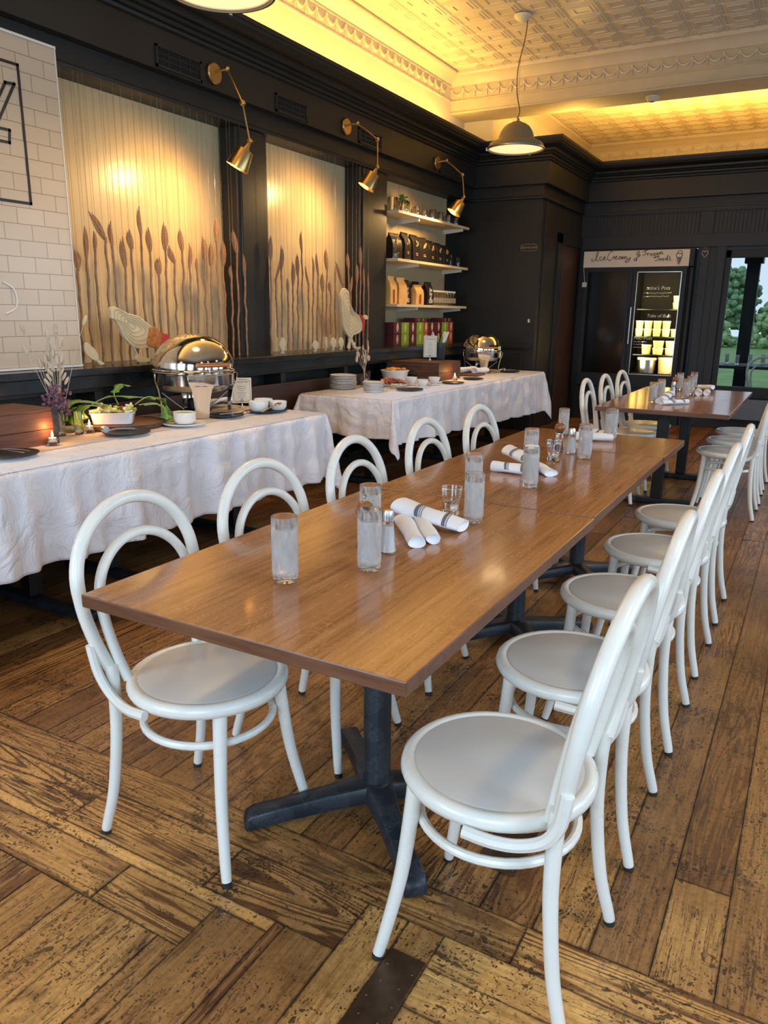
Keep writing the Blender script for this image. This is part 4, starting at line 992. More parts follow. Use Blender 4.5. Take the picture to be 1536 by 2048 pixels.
# cursive lettering, drawn as strokes
def strokes(par, name, L, ox, oz, s_, r, matl, y=-.002):
    mb = MB()
    for st in L:
        mb.tube(cr([(ox + a * s_, y, oz + b_ * s_) for a, b_ in st], 5), r, 5)
    return mb.build(name, matl, par)
ICE = [[(0, .35), (-.25, .25), (-.1, 0), (.3, .15), (.7, 1.0), (.75, 1.35), (.5, 1.2), (.45, .5), (.6, .05), (.9, .15)],
       [(1.35, .55), (1.1, .6), (1.0, .25), (1.25, .1), (1.6, .3)], [(1.6, .3), (1.9, .5), (1.75, .65), (1.6, .4), (1.8, .12), (2.1, .3)],
       [(2.95, 1.25), (2.75, 1.4), (2.4, 1.0), (2.25, .4), (2.55, .05), (3.0, .35)],
       [(3.0, .35), (3.2, .65), (3.3, .45), (3.3, .2)], [(3.35, .5), (3.7, .55), (3.6, .7), (3.45, .4), (3.65, .2), (3.95, .4)],
       [(4.35, .55), (4.1, .6), (4.0, .35), (4.2, .2), (4.4, .55), (4.45, .25)], [(4.55, .55), (4.6, .2), (4.7, .55), (4.85, .55), (4.9, .22), (5.0, .55), (5.15, .55), (5.25, .2), (5.5, .25)],
       [(5.5, .25), (5.75, .45), (5.6, -.1), (5.1, -.3), (5.0, -.1), (5.5, .1)]]
AMP = [[(6.9, 1.3), (6.6, .9), (7.0, .7), (6.6, .3), (6.3, .15), (6.5, -.1), (6.75, .25), (6.7, -.15)], [(6.75, 1.35), (7.1, 1.2), (6.9, .9), (7.2, .75), (7.0, .5)]]
FRO = [[(7.5, 1.15), (7.9, 1.4), (8.3, 1.45)], [(8.0, 1.4), (7.95, .95), (7.75, .7), (7.55, .85)], [(8.15, 1.05), (8.3, .7), (8.35, .95), (8.6, 1.0)], [(8.85, .95), (8.7, .75), (8.9, .65), (9.05, .85), (8.85, .98)],
       [(9.15, .95), (9.45, .95), (9.2, .68), (9.5, .6), (9.45, .3), (9.2, .35)], [(9.55, .8), (9.85, .95), (9.7, 1.05), (9.6, .8), (9.85, .7), (10.0, .85)], [(10.05, 1.1), (10.1, .8), (10.2, 1.1), (10.35, 1.15), (10.4, .85), (10.6, .95)]]
FOO = [[(9.35, .35), (9.8, .5), (10.1, .5)], [(9.9, .48), (9.85, .05), (9.6, -.15), (9.45, 0)]] + [[(10.15 + k, .2), (10.05 + k, .02), (10.25 + k, -.08), (10.35 + k, .12), (10.15 + k, .2)] for k in (0, .42)] + \
      [[(11.1, .25), (10.95, .0), (11.15, -.02), (11.2, .3), (11.35, .7), (11.2, .0), (11.45, .05)], [(11.7, .4), (11.5, .35), (11.65, .15), (11.75, -.05), (11.5, -.1)]]
strokes(t, 'sign_lettering', ICE + AMP + FRO + FOO, -.545, 2.055, .082, .0036, M['ink'])
CONE = [[(0, .1), (.3, -.9), (.42, -1.0), (.5, -.85), (.75, .12)], [(-.1, .25), (-.15, .6), (.1, .75), (.55, .7), (.85, .55), (.8, .2), (.5, .1), (.1, .1), (-.1, .25)], [(.0, .65), (.1, 1.1), (.5, 1.2), (.8, 1.0), (.75, .65)]]
strokes(t, 'ice_cream_drawing', CONE, .49, 2.072, .072, .0036, M['ink'])
MB().prism([(.500, 2.074), (.538, 2.074), (.522, 2.005)], 'y', -.0012, 0).build('drawn_cone', M['jam'], t, smooth=False)
# doors
def door(x0, x1, lit):
    d_ = MB(); f = .055
    d_.box(x0, 0, .46, x0 + f, .045, 1.955).box(x1 - f, 0, .46, x1, .045, 1.955).box(x0 + f, 0, .46, x1 - f, .045, .46 + .17).box(x0 + f, 0, 1.955 - .04, x1 - f, .045, 1.955)
    o = d_.build('door', M['black'], t, smooth=False, bevel=.003)
    hx = x1 - .028 if not lit else x0 + .02
    MB().box(hx - .006, -.035, 1.02, hx + .006, -.022, 1.48).box(hx - .006, -.03, 1.02, hx + .006, 0, 1.04).box(hx - .006, -.03, 1.46, hx + .006, 0, 1.48).build('handle', M['satin'] if lit else M['iron'], o, smooth=False)
    if lit:
        e_ = MB(); 
        for a in ((x0 + f, .63, x0 + f + .008, 1.915), (x1 - f - .008, .63, x1 - f, 1.915), (x0 + f, 1.907, x1 - f, 1.915), (x0 + f, .63, x1 - f, .638)): e_.box(a[0], -.002, a[1], a[2], .002, a[3])
        e_.build('edge_strip', M['satin'], o, smooth=False)
        MB().box(x0 + f, .02, .63, x1 - f, .024, 1.915).build('glass_panel', M['pane'], o, smooth=False)
    else: MB().box(x0 + f, .01, .63, x1 - f, .03, 1.915).build('dark_panel', mat('unlit_dark_glass', (.006, .004, .004), .12), o, smooth=False)
    return o
door(-.65, -.025, False); dr_ = door(-.022, .625, True)
for z in (.640, .885, 1.115, 1.46): MB().box(.02, .10, z - .012, .62, .58, z).build('freezer_shelf', M['black'], t, smooth=False)
l = bpy.data.lights.new('freezer_light', 'AREA'); l.shape = 'RECTANGLE'; l.size = .16; l.size_y = 1.2; l.energy = 8; l.color = (1, .74, .36)
lo_ = bpy.data.objects.new('freezer_light', l); C.objects.link(lo_); lo_.parent = t; lo_.location = (.11, .055, 1.3); lo_.rotation_euler = (R(90), 0, R(-35))
l2 = l.copy(); l2.energy = 8; lo_ = bpy.data.objects.new('freezer_light', l2); C.objects.link(lo_); lo_.parent = t; lo_.location = (.52, .055, 1.3); lo_.rotation_euler = (R(90), 0, R(35))
text('glass_lettering', "ntine's Pots", .062, M['chalk'], dr_, Matrix.Translation((.30, .014, 1.715)) @ FY, shear=.2)
text('glass_lettering', 'Tubs of Bulk', .058, M['chalk'], dr_, Matrix.Translation((.34, .014, 1.375)) @ FY, shear=.2)
text('glass_lettering', 'Nacl Pots', .058, M['chalk'], dr_, Matrix.Translation((.17, .014, 1.095)) @ FY, shear=.2)
mb = MB(); r_ = random.Random(5)
for z, a, b_ in ((1.655, .13, .47), (1.615, .13, .44), (1.05, .06, .22), (1.015, .06, .20), (.975, .06, .21)):
    P = [(lerp(a, b_, i / 40), .014, z + r_.uniform(-.008, .008)) for i in range(41)]; mb.tube(P, .0017, 4)
mb.build('chalk_scribbles', M['chalk'], dr_)
def tub(x, y, z, r, hh, mt, lb, tall=False):
    q = thing('ice_cream_tub' if not tall else 'storage_pot', lb, 'tub', (-2.19 + x, 10.42 + y, z), 0, 'ice cream tubs in the freezer')
    MB().lathe([(0, .001), (r * .80, .001), (r * .84, .006), (r * .96, hh * .88), (0, hh * .88)], n=24).build('cup', mt, q)
    MB().lathe([(r * .95, hh * .84), (r, hh * .85), (r, hh * .97), (r * .95, hh), (0, hh)], n=24).build('lid', M['paper'], q)
names = ['leftmost', 'second', 'third', 'fourth', 'rightmost']
for k in range(5):
    tub(.085 + .112 * k, .17, 1.116, .052, .098, M['tub'] if k % 2 == 0 else M['tub2'], f'{names[k]} lidded tub in the lower layer of the upper freezer row')
    if k < 4: tub(.085 + .112 * k, .17, 1.2155, .052, .098, M['tub'] if k != 1 else M['tub2'], f'{names[k] if k < 3 else "rightmost"} lidded tub stacked on the upper freezer row')
for k, (x, z, w_, n_) in enumerate(((.20, .886, .062, 'leftmost tub on the middle freezer shelf'), (.345, .886, .07, 'centre lower tub on the middle freezer shelf'), (.345, .976, .07, 'centre upper tub on the middle freezer shelf'), (.50, .886, .07, 'right lower tub on the middle freezer shelf'), (.50, .976, .07, 'right upper tub on the middle freezer shelf'))):
    tub(x, .17, z, w_, .088 if k else .125, M['tub'], n_)
for k, z in enumerate((1.461, 1.545)): tub(.53, .17, z, .06, .08, M['tub'], ('lower' if k == 0 else 'upper') + ' tub at the right on the top freezer shelf')
tub(.215, .22, .641, .125, .205, M['satin'], 'large round metal pot on the freezer floor', True)
tub(.46, .22, .641, .11, .215, M['tub2'], 'large orange tub on the freezer floor beside the metal pot', True)
hh_ = thing('freezer_tag', 'small white tag hanging by a cord from the freezer sign', 'tag', (-2.82, 10.40, 1.76))
MB().box(-.03, -.008, -.03, .03, .0, .03).build('card', M['dc'], hh_, smooth=False, bevel=.002); MB().tube([(.0, -.004, .03), (-.025, .0, .205)], .003, 5).build('tag_cord', M['dc'], hh_)
hh_ = thing('heart_ornament', 'small metal heart hanging between freezer and window', 'ornament', (-1.40, 10.565, 2.13))
P = [(0, -.05), (.035, -.005), (.033, .022), (.014, .03), (0, .012), (-.014, .03), (-.033, .022), (-.035, -.005)]
MB().tube([(a, 0, b_) for a, b_ in P], .0045, 6, closed=True).build('heart', mat('cream_heart', (.6, .45, .3), .5), hh_); MB().tube([(0, 0, .012), (-.01, .005, .062)], .002, 5).sphere((-.01, .004, .064), .006, 8, 6).build('hook', M['satin'], hh_)

# ================================================================ WHEAT STALKS (y,z of head top, head bottom, foot)
WH1 = [(3.117, 1.694, 3.132, 1.59, 3.109, 1.082), (3.2, 1.83, 3.196, 1.645, 3.18, 1.079), (3.264, 1.809, 3.261, 1.683, 3.257, 1.066), (3.236, 1.914, 3.348, 1.761, 3.33, 1.072), (3.394, 1.876, 3.39, 1.727, 3.403, 1.069), (3.477, 1.797, 3.481, 1.608, 3.474, 1.066), (3.535, 1.843, 3.542, 1.722, 3.529, 1.063), (3.625, 1.986, 3.625, 1.803, 3.618, 1.059), (3.689, 1.87, 3.694, 1.716, 3.685, 1.063), (3.772, 1.695, 3.754, 1.585, 3.749, 1.068), (3.824, 1.913, 3.824, 1.735, 3.821, 1.079), (3.857, 1.775, 3.903, 1.665, 3.887, 1.077), (3.966, 1.887, 3.98, 1.743, 3.966, 1.074), (4.047, 1.804, 4.04, 1.634, 4.03, 1.071), (4.115, 1.713, 4.113, 1.612, 4.091, 1.069), (4.179, 1.861, 4.192, 1.7, 4.181, 1.065), (4.263, 1.828, 4.252, 1.663, 4.239, 1.071), (4.328, 2.0, 4.322, 1.818, 4.315, 1.068), (4.39, 1.846, 4.382, 1.67, 4.387, 1.065), (4.466, 1.686, 4.467, 1.587, 4.461, 1.062), (4.498, 1.929, 4.538, 1.767, 4.524, 1.068), (4.604, 1.771, 4.615, 1.605, 4.618, 1.072)]
WH2 = [(4.94, 1.932, 4.932, 1.747, 4.915, 1.058), (5.045, 1.754, 4.985, 1.599, 5.001, 1.171), (5.069, 1.868, 5.064, 1.679, 5.059, 1.053), (5.14, 1.628, 5.148, 1.505, 5.139, 1.057), (5.213, 1.757, 5.218, 1.569, 5.203, 1.055), (5.28, 1.82, 5.285, 1.644, 5.274, 1.052), (5.341, 1.996, 5.345, 1.831, 5.347, 1.05), (5.394, 1.732, 5.439, 1.577, 5.415, 1.054), (5.493, 1.808, 5.508, 1.627, 5.484, 1.059), (5.555, 1.845, 5.578, 1.667, 5.554, 1.057), (5.642, 1.691, 5.646, 1.532, 5.626, 1.054), (5.696, 1.886, 5.716, 1.712, 5.692, 1.059), (5.759, 1.63, 5.768, 1.532, 5.768, 1.181), (5.84, 1.76, 5.842, 1.577, 5.842, 1.062), (5.847, 1.796, 5.97, 1.595, 5.984, 1.057), (6.048, 1.879, 6.063, 1.744, 6.071, 1.062), (6.128, 1.689, 6.099, 1.541, 6.137, 1.06), (6.193, 1.802, 6.209, 1.63, 6.19, 1.058), (6.266, 1.956, 6.275, 1.784, 6.259, 1.056), (6.331, 1.78, 6.338, 1.6, 6.328, 1.054), (6.413, 1.732, 6.416, 1.557, 6.402, 1.052)]
ORD = ['first', 'second', 'third', 'fourth', 'fifth', 'sixth', 'seventh', 'eighth', 'ninth', 'tenth', 'eleventh', 'twelfth', 'thirteenth', 'fourteenth', 'fifteenth', 'sixteenth', 'seventeenth', 'eighteenth', 'nineteenth', 'twentieth', 'twenty first', 'twenty second']
def wheat(row, alcove, i, total, d):
    ty, tz, by, bz, fy, fz = d; r = random.Random(i * 31 + len(alcove)); X = -3.775
    t = thing('wheat_stalk', f'carved brown wheat stalk, {ORD[i]} from the left in the {alcove} alcove', 'wooden stalk', (X, fy, 1.046), 0, f'carved wheat stalks hanging in the {alcove} alcove')
    O = Vector((X, fy, 1.046)); zb = 1.048 if fz < 1.12 else fz
    n = 9; P = []
    for k in range(n + 1):
        u = k / n; P.append(Vector((X + r.uniform(-.002, .002), lerp(fy, by, u) + (r.uniform(-.007, .007) if 0 < k < n else 0), lerp(zb, bz + .02, u))) - O)
    pts = cr(P, 3); MB().tube(pts, [.0068 + .0018 * (k % 3 == 0) for k in range(len(pts))], 6).build('stem', M['wheatA'], t)
    wide = r.choice([.016, .020, .028, .032]); L = math.hypot(ty - by, tz - bz)
    bend = r.uniform(-.012, .012); A = Vector((X, by, bz)) - O; B = Vector((X, ty, tz)) - O; dd = (B - A).normalized(); sd = Vector((0, -dd.z, dd.y))
    h = MB(); nk = 10
    for k in range(nk):
        u = k / nk * .80; wp = math.sin(PI * (.22 + .70 * k / nk)); c_ = A + (B - A) * u + sd * bend * math.sin(PI * u)
        for sg_ in (-1, 1):
            tip = c_ + dd * L * .20 + sd * sg_ * wide * 1.0 * wp; mid = c_ + dd * L * .10 + sd * sg_ * wide * .62 * wp
            h.tube([c_, mid, tip], [.004, wide * .22 * (.4 + .6 * wp), .0012], 6, flat=.8)
    h.tube([A - dd * .01, A + (B - A) * .5 + sd * bend, B], [.006, .008, .003], 6)
    h.build('ear', M['wheatA'], t)
    MB().tube([Vector((X, ty, tz - .02)) - O, Vector((X, ty + .002, 2.638)) - O], .0009, 5).build('hanging_line', M['string'], t)
for i, d in enumerate(WH1): wheat(1, 'first', i, 22, d)
for i, d in enumerate(WH2): wheat(2, 'second', i, 21, d)

# ---- carved hens and chicks standing on the ledge
def cut(par, name, out, x, th, mt, O, lines=None, lm=None):
    sm_ = [(q.x, q.y) for q in cr([(a, b_, 0) for a, b_ in out], 3, closed=True)]; mb = MB().prism([(a - O[1], b_ - O[2]) for a, b_ in sm_], 'x', x - th / 2 - O[0], x + th / 2 - O[0]); o = mb.build(name, mt, par, smooth=False, bevel=.003)
    return o
def feather_lines(par, host, out, x, O, n, ang):
    # carved arcs on the body
    ys = [p[0] for p in out]; zs = [p[1] for p in out]; cy, cz = sum(ys) / len(ys), sum(zs) / len(zs); mb = MB()
    for k in range(1, n):
        s_ = k / n; P = [(x - O[0], cy + (a - cy) * s_ - O[1], cz + (b_ - cz) * s_ - O[2]) for a, b_ in out]
        mb.tube(cr(P, 2, closed=True), .0017, 4, closed=True)
    mb.build('carved_lines', mat('carved_line_shade', (.40, .30, .16), .7) if 'carved_line_shade' not in bpy.data.materials else bpy.data.materials['carved_line_shade'], host)
hen1 = [(3.26, 1.377), (3.29, 1.387), (3.33, 1.371), (3.388, 1.349), (3.474, 1.33), (3.559, 1.277), (3.621, 1.235), (3.646, 1.186), (3.548, 1.141), (3.43, 1.141), (3.348, 1.206), (3.32, 1.265), (3.29, 1.307), (3.262, 1.317), (3.26, 1.342)]
neck = [(3.558, 1.263), (3.614, 1.256), (3.648, 1.214), (3.643, 1.159), (3.622, 1.132), (3.566, 1.14), (3.522, 1.162), (3.535, 1.209)]
comb = [(3.647, 1.207), (3.668, 1.224), (3.696, 1.213), (3.711, 1.185), (3.701, 1.15), (3.669, 1.123), (3.631, 1.128), (3.63, 1.166)]
legs = [(3.422, 1.152), (3.453, 1.104), (3.487, 1.082), (3.542, 1.073), (3.536, 1.052), (3.459, 1.052), (3.433, 1.076), (3.439, 1.104), (3.408, 1.145)]
chick = [(3.068, 1.184), (3.105, 1.161), (3.137, 1.128), (3.149, 1.09), (3.128, 1.075), (3.09, 1.092), (3.065, 1.119), (3.057, 1.15)]
O = (-3.69, 3.48, 1.046); t = thing('carved_hen', 'cream carved hen with ochre neck and red comb pecking, left of the steel dome', 'carved hen', O)
bd = cut(t, 'body', hen1, -3.69, .024, M['henwood'], O); feather_lines(t, bd, hen1, -3.677, O, 6, 0)
cut(t, 'neck_feathers', neck, -3.676, .018, M['feather'], O); cut(t, 'comb', comb, -3.672, .020, M['comb'], O); cut(t, 'legs', legs, -3.69, .016, M['henwood'], O)
O = (-3.69, 3.12, 1.046); t = thing('carved_chick', 'cream carved chick at the left corner beside the tile panel', 'carved chick', O, 0, 'carved chicks')
cut(t, 'body', chick, -3.69, .016, M['henwood'], O); cut(t, 'legs', [(3.135, 1.095), (3.165, 1.075), (3.19, 1.056), (3.16, 1.05), (3.13, 1.078)], -3.69, .010, M['henwood'], O)
hen2 = [(5.83, 1.569), (5.879, 1.567), (5.928, 1.522), (5.935, 1.464), (6.006, 1.378), (6.094, 1.342), (6.147, 1.274), (6.14, 1.214), (6.08, 1.185), (6.0, 1.171), (5.964, 1.142), (5.892, 1.181), (5.836, 1.247), (5.823, 1.326), (5.809, 1.369), (5.802, 1.433), (5.789, 1.504)]
O = (-3.69, 5.98, 1.046); t = thing('carved_rooster', 'cream carved rooster with upright tail and red neck at the end of the second alcove', 'carved rooster', O)
bd = cut(t, 'body', hen2, -3.69, .024, M['henwood'], O); feather_lines(t, bd, hen2, -3.677, O, 6, 0)
cut(t, 'neck_feathers', [(6.109, 1.342), (6.169, 1.334), (6.184, 1.289), (6.162, 1.214), (6.14, 1.207), (6.147, 1.274)], -3.678, .018, M['comb'], O)
cut(t, 'head', [(6.154, 1.338), (6.191, 1.349), (6.229, 1.334), (6.23, 1.312), (6.192, 1.308), (6.161, 1.316)], -3.674, .018, M['henwood'], O)
cut(t, 'legs', [(5.935, 1.165), (5.985, 1.142), (6.052, 1.068), (6.126, 1.063), (6.129, 1.050), (6.022, 1.050), (5.964, 1.115), (5.95, 1.052), (5.907, 1.060), (5.928, 1.113)], -3.69, .014, M['henwood'], O)
for y, h_, w_, lb in ((4.945, .126, .040, 'cream carved chick at the left end of the second alcove, half behind the stalks'), (5.40, .092, .042, 'round cream carved chick in the middle of the second alcove'), (5.56, .120, .016, 'slim carved chick seen edge on in the second alcove'), (5.675, .110, .042, 'cream carved chick with pointed beak right of the slim one'), (5.80, .110, .040, 'cream carved chick beside the rooster')):
    O = (-3.69, y, 1.046); t = thing('carved_chick', lb, 'carved chick', O, 0, 'carved chicks'); k = w_
    P = [(y - k, 1.046 + h_ * .55), (y - k * .6, 1.046 + h_ * .82), (y - k * .1, 1.046 + h_), (y + k * .55, 1.046 + h_ * .93), (y + k, 1.046 + h_ * .7), (y + k * .8, 1.046 + h_ * .38), (y + k * .2, 1.046 + h_ * .15), (y - k * .6, 1.046 + h_ * .28)]
    cut(t, 'body', P, -3.69, .016, M['henwood'], O); cut(t, 'legs', [(y - k * .2, 1.046 + h_ * .25), (y + k * .3, 1.046 + h_ * .25), (y + k * .35, 1.058), (y + k * .7, 1.05), (y - k * .6, 1.05), (y - k * .3, 1.058)], -3.69, .010, M['henwood'], O)

# ================================================================ SHELVES AND WHAT STANDS ON THEM
SZ = [2.330, 1.888, 1.455]
for z, lb in zip(SZ, ('top cream shelf in the alcove, holding glasses', 'middle cream shelf in the alcove, holding dark bags', 'lowest cream shelf in the alcove, holding kraft paper bags')):
    t = thing('wall_shelf', lb, 'shelf', (-3.98, 6.87, z), 0, 'shelves in the alcove')
    MB().box(0, 0, -.026, .27, 1.72, 0).build('shelf_board', mat('pale_plywood', (.68, .55, .34), .45, var=.08) if 'pale_plywood' not in bpy.data.materials else bpy.data.materials['pale_plywood'], t, smooth=False, bevel=.002)
    for y in (.50, 1.60): MB().prism([(0, -.075), (0, -.026), (.24, -.026), (.24, -.052)], 'y', y - .012, y + .012).build('shelf_bracket', M['dc'], t, smooth=False)
def jar(y, z, x, r, h_, lb, group, name='jar', leaves=False):
    t = thing(name, lb, 'glass' if name != 'jar' else 'jar', (x, y, z), 0, group)
    MB().lathe([(0, .002), (r * .85, .002), (r * .9, .008), (r, h_ - .002), (r * .97, h_), (r * .93, h_ - .002), (r * .84, .012), (0, .012)], n=16).build('glass_wall', M['glassclear'], t, ang=60)
    return t
GS = 'glasses on the top shelf'; zt = SZ[0] + .001
q = thing('glass_tray', 'low glass tray at the left end of the top shelf', 'tray', (-3.86, 6.96, zt)); MB().box(-.09, -.07, 0, .09, .07, .006).build('tray_base', M['glassclear'], q, smooth=False)
MB().box(-.09, -.07, .006, -.084, .07, .045).box(.084, -.07, .006, .09, .07, .045).box(-.084, -.07, .006, .084, -.064, .045).box(-.084, .064, .006, .084, .07, .045).build('tray_sides', M['glassclear'], q, smooth=False)
for y, x, r, h_, lb in ((7.10, -3.90, .045, .15, 'tall glass jar behind the tray on the top shelf'), (7.24, -3.86, .05, .13, 'glass jar with dark leaves on the top shelf'), (7.36, -3.90, .045, .14, 'tall glass jar right of the leafy one on the top shelf'),
                        (7.45, -3.82, .035, .10, 'small glass in front of the tall jars on the top shelf'), (7.56, -3.86, .03, .065, 'low tumbler, first of the row on the top shelf'), (7.65, -3.82, .03, .085, 'tumbler, second of the row on the top shelf'),
                        (7.74, -3.87, .03, .08, 'tumbler, third of the row on the top shelf'), (7.83, -3.82, .033, .085, 'tumbler, fourth of the row on the top shelf'), (7.93, -3.86, .035, .125, 'tall narrow glass in the row on the top shelf'),
                        (8.03, -3.82, .033, .11, 'tall glass before the shelf middle bracket, top shelf'), (8.14, -3.86, .033, .085, 'tumbler, left of the last four on the top shelf'), (8.24, -3.82, .033, .10, 'glass in front of the sconce shade, top shelf'),
                        (8.34, -3.86, .032, .075, 'low tumbler near the right end of the top shelf'), (8.43, -3.81, .035, .09, 'glass second from the right end of the top shelf'), (8.52, -3.85, .03, .07, 'last low tumbler at the right end of the top shelf')):
    j = jar(y, zt, x, r, h_, lb, GS, 'shelf_glass')
    if 'leaves' in lb:
        mb = MB(); rr = random.Random(2)
        for k in range(26):
            a = rr.uniform(0, 6.28); p_ = Vector((.045 * math.cos(a) * rr.random(), .06 * math.sin(a), h_ + rr.uniform(-.03, .05)))
            mb.sphere(p_, .016, 6, 4, sc3=(1, 1, .35), M=Matrix.Rotation(rr.uniform(0, 3), 4, 'X'))
        mb.build('leaves', M['leaf'], j)
        MB().tube(cr([(0, 0, .02), (.01, .01, .08), (0, 0, .13)], 3), .004, 5).build('stems', M['stem'], j)
def bag(y, x, z, w_, dp, h_, mt, lb, group, rz=0, top='roll', deco=None):
    t = thing('coffee_bag', lb, 'bag', (x, y, z), rz, group); mb = MB()
    secs = [(0, 1, .92), (.03, 1, 1), (.55, 1, 1), (.74, 1, .80), (.88, .98, .28), (.97, .97, .10), (1, .97, .09)]
    vs = []; rr = random.Random(int(y * 100))
    for zf, wf, df in secs:
        a, b_ = w_ / 2 * wf, dp / 2 * df
        for sx_, sy_ in ((-b_, -a), (b_, -a), (b_ * 1.03, -a * .3), (b_ * 1.03, a * .3), (b_, a), (-b_, a)):
            vs.append((sx_ + rr.uniform(-.003, .003), sy_ + rr.uniform(-.003, .003), zf * h_))
    fs = [(i * 6 + j, i * 6 + (j + 1) % 6, (i + 1) * 6 + (j + 1) % 6, (i + 1) * 6 + j) for i in range(len(secs) - 1) for j in range(6)] + [(5, 4, 3, 2, 1, 0), tuple((len(secs) - 1) * 6 + j for j in range(6))]
    mb.add(vs, fs); mb.build('pouch', mt, t, ang=20, bevel=.002)
    MB().box(-.006, -w_ / 2, h_ * .94, .010, w_ / 2, h_ * 1.0).build('folded_top', mt, t, smooth=False, bevel=.001)
    F = dp / 2 * 1.04
    if deco == 'print':
        rr = random.Random(int(y * 77)); m2 = MB()
        for k in range(5): m2.sphere((F, rr.uniform(-.022, .022), h_ * (.60 + .035 * k)), .011, 8, 5, sc3=(.12, 1, 1.2))
        m2.build('printed_emblem', M['bagprint'], t, smooth=False); m2 = MB()
        m2.box(F, -.025, h_ * .30, F + .001, .02, h_ * .33).box(F, -.022, h_ * .24, F + .001, .024, h_ * .27)
        m2.build('label_print', M['bagprint'], t, smooth=False)
    elif deco == 'letters':
        for k, s_ in enumerate(('be', 'bo', 'al', '100')): text('label_lettering', s_, .062, M['chalk'], t, Matrix.Translation((F + .001, 0, h_ * (.66 - .165 * k))) @ FX)
    elif deco == 'window':
        MB().box(F - .001, -w_ * .14, .01, F + .0012, w_ * .12, h_ * .52).build('clear_window', mat('brown_contents', (.22, .08, .02), .3) if 'brown_contents' not in bpy.data.materials else bpy.data.materials['brown_contents'], t, smooth=False)
    return t
GB = 'dark coffee bags on the middle shelf'; zm = SZ[1] + .001
jar(6.94, zm, -3.78, .03, .10, 'small glass at the left end of the middle shelf, before the first dark bag', 'glasses on the middle shelf', 'shelf_glass')
for y, h_, lb in ((7.05, .25, 'leftmost dark coffee bag on the middle shelf'), (7.27, .275, 'second dark coffee bag, with bright print, on the middle shelf'), (7.47, .27, 'third dark coffee bag on the middle shelf'), (7.66, .26, 'fourth dark coffee bag on the middle shelf'), (7.85, .245, 'fifth dark coffee bag on the middle shelf'), (8.04, .235, 'sixth dark coffee bag on the middle shelf'), (8.22, .225, 'rightmost dark coffee bag on the middle shelf')):
    bag(y, -3.865, zm, .165, .11, h_, M['bagblack'], lb, GB, R(rng.uniform(-8, 8)), deco='print')
for y, x, r, h_, lb in ((8.35, -3.84, .042, .13, 'glass jar right of the dark bags on the middle shelf'), (8.43, -3.90, .04, .15, 'tall handled glass jar on the middle shelf'), (8.50, -3.80, .03, .11, 'slim glass bottle near the end of the middle shelf')):
    jar(y, zm, x, r, h_, lb, 'glass jars at the end of the middle shelf')
GK = 'paper bags on the lowest shelf'; zl = SZ[2] + .001
bag(6.985, -3.86, zl, .17, .09, .27, M['kraft'], 'tallest kraft paper bag at the left end of the lowest shelf', GK, R(6), deco='window')
bag(7.195, -3.86, zl, .150, .09, .265, M['kraft'], 'second kraft paper bag on the lowest shelf', GK, R(-4))
bag(7.372, -3.91, zl, .15, .09, .25, M['bagblack'], 'black bag with white letters between the kraft bags', GK, R(-10), deco='letters')
bag(7.535, -3.835, zl, .155, .09, .205, M['kraft'], 'shortest kraft paper bag, with a clear window, on the lowest shelf', GK, R(-5), deco='window')
bag(7.68, -3.93, zl, .13, .07, .245, M['bagblack'], 'plain black bag behind the short kraft bag', GK, 0)
bag(7.815, -3.85, zl, .135, .09, .245, M['bagblack'], 'black bag with white lettering stacked down its front, beside the vials', GK, R(-3), deco='letters')
for k in range(9):
    t = thing('glass_vial', f'narrow labelled glass vial, {ORD[k]} of the row at the right of the lowest shelf', 'vial', (-3.82, 7.93 + .066 * k, zl), 0, 'glass vials on the lowest shelf')
    MB().lathe([(0, .001), (.026, .001), (.027, .004), (.027, .125), (.020, .135), (.020, .145), (0, .145)], n=12).build('glass_body', M['glassclear'], t)
    MB().lathe([(.0272, .03), (.0276, .03), (.0276, .085), (.0272, .085)], n=12).build('label_band', mat('grey_label', (.28, .24, .18), .6) if 'grey_label' not in bpy.data.materials else bpy.data.materials['grey_label'], t)
    MB().lathe([(0, .145), (.021, .145), (.021, .163), (0, .163)], n=12).build('cap', M['dc'], t)
# tea boxes on the ledge
GT2 = 'stacked boxes on the ledge under the shelves'
def tbox(y, z, w_, h_, mt, md, lb):
    t = thing('tea_box', lb, 'box', (-3.80, y, z), 0, GT2); MB().box(-.09, -w_ / 2, 0, .05, w_ / 2, h_ - .001).build('carton', mt, t, smooth=False, bevel=.001)
    mm = MB()
    for s_, dz in ((.030, 0), (.020, .028), (.016, -.028)): mm.sphere((.0502, 0, h_ * .55 + dz), s_, 10, 6, sc3=(.03, .9, 1))
    mm.build('medallion', md, t); return t
cols = [(6.96, 'maroon'), (7.13, 'green'), (7.30, 'maroon'), (7.47, 'green'), (7.61, 'redbox'), (7.76, 'maroon'), (7.93, 'maroon'), (8.10, 'green'), (8.26, 'redbox')]
cn = {'maroon': 'maroon', 'green': 'green', 'redbox': 'red and orange patterned'}
for k, (y, c_) in enumerate(cols):
    w_ = .160 if c_ != 'redbox' else .105
    for j in (0, 1):
        tbox(y, 1.046 + .116 * j, w_, .115, M[c_], M['greenmedal'] if c_ == 'green' else M['medal'], f'{cn[c_]} box, {"lower" if j == 0 else "upper"} layer, {ORD[k]} stack from the left')
for y, lb in ((7.50, 'maroon box lying on top of the green and patterned stacks'), (8.16, 'maroon box lying on top of the rightmost stacks')):
    t = thing('tea_box', lb, 'box', (-3.80, y, 1.279), 0, GT2); MB().box(-.09, -.15, 0, .05, .12, .042).build('carton', M['maroon'], t, smooth=False, bevel=.001)
    MB().box(.05, -.07, .008, .0512, -.06, .038).box(.05, .03, .008, .0512, .042, .038).build('spine_print', M['medal'], t, smooth=False)

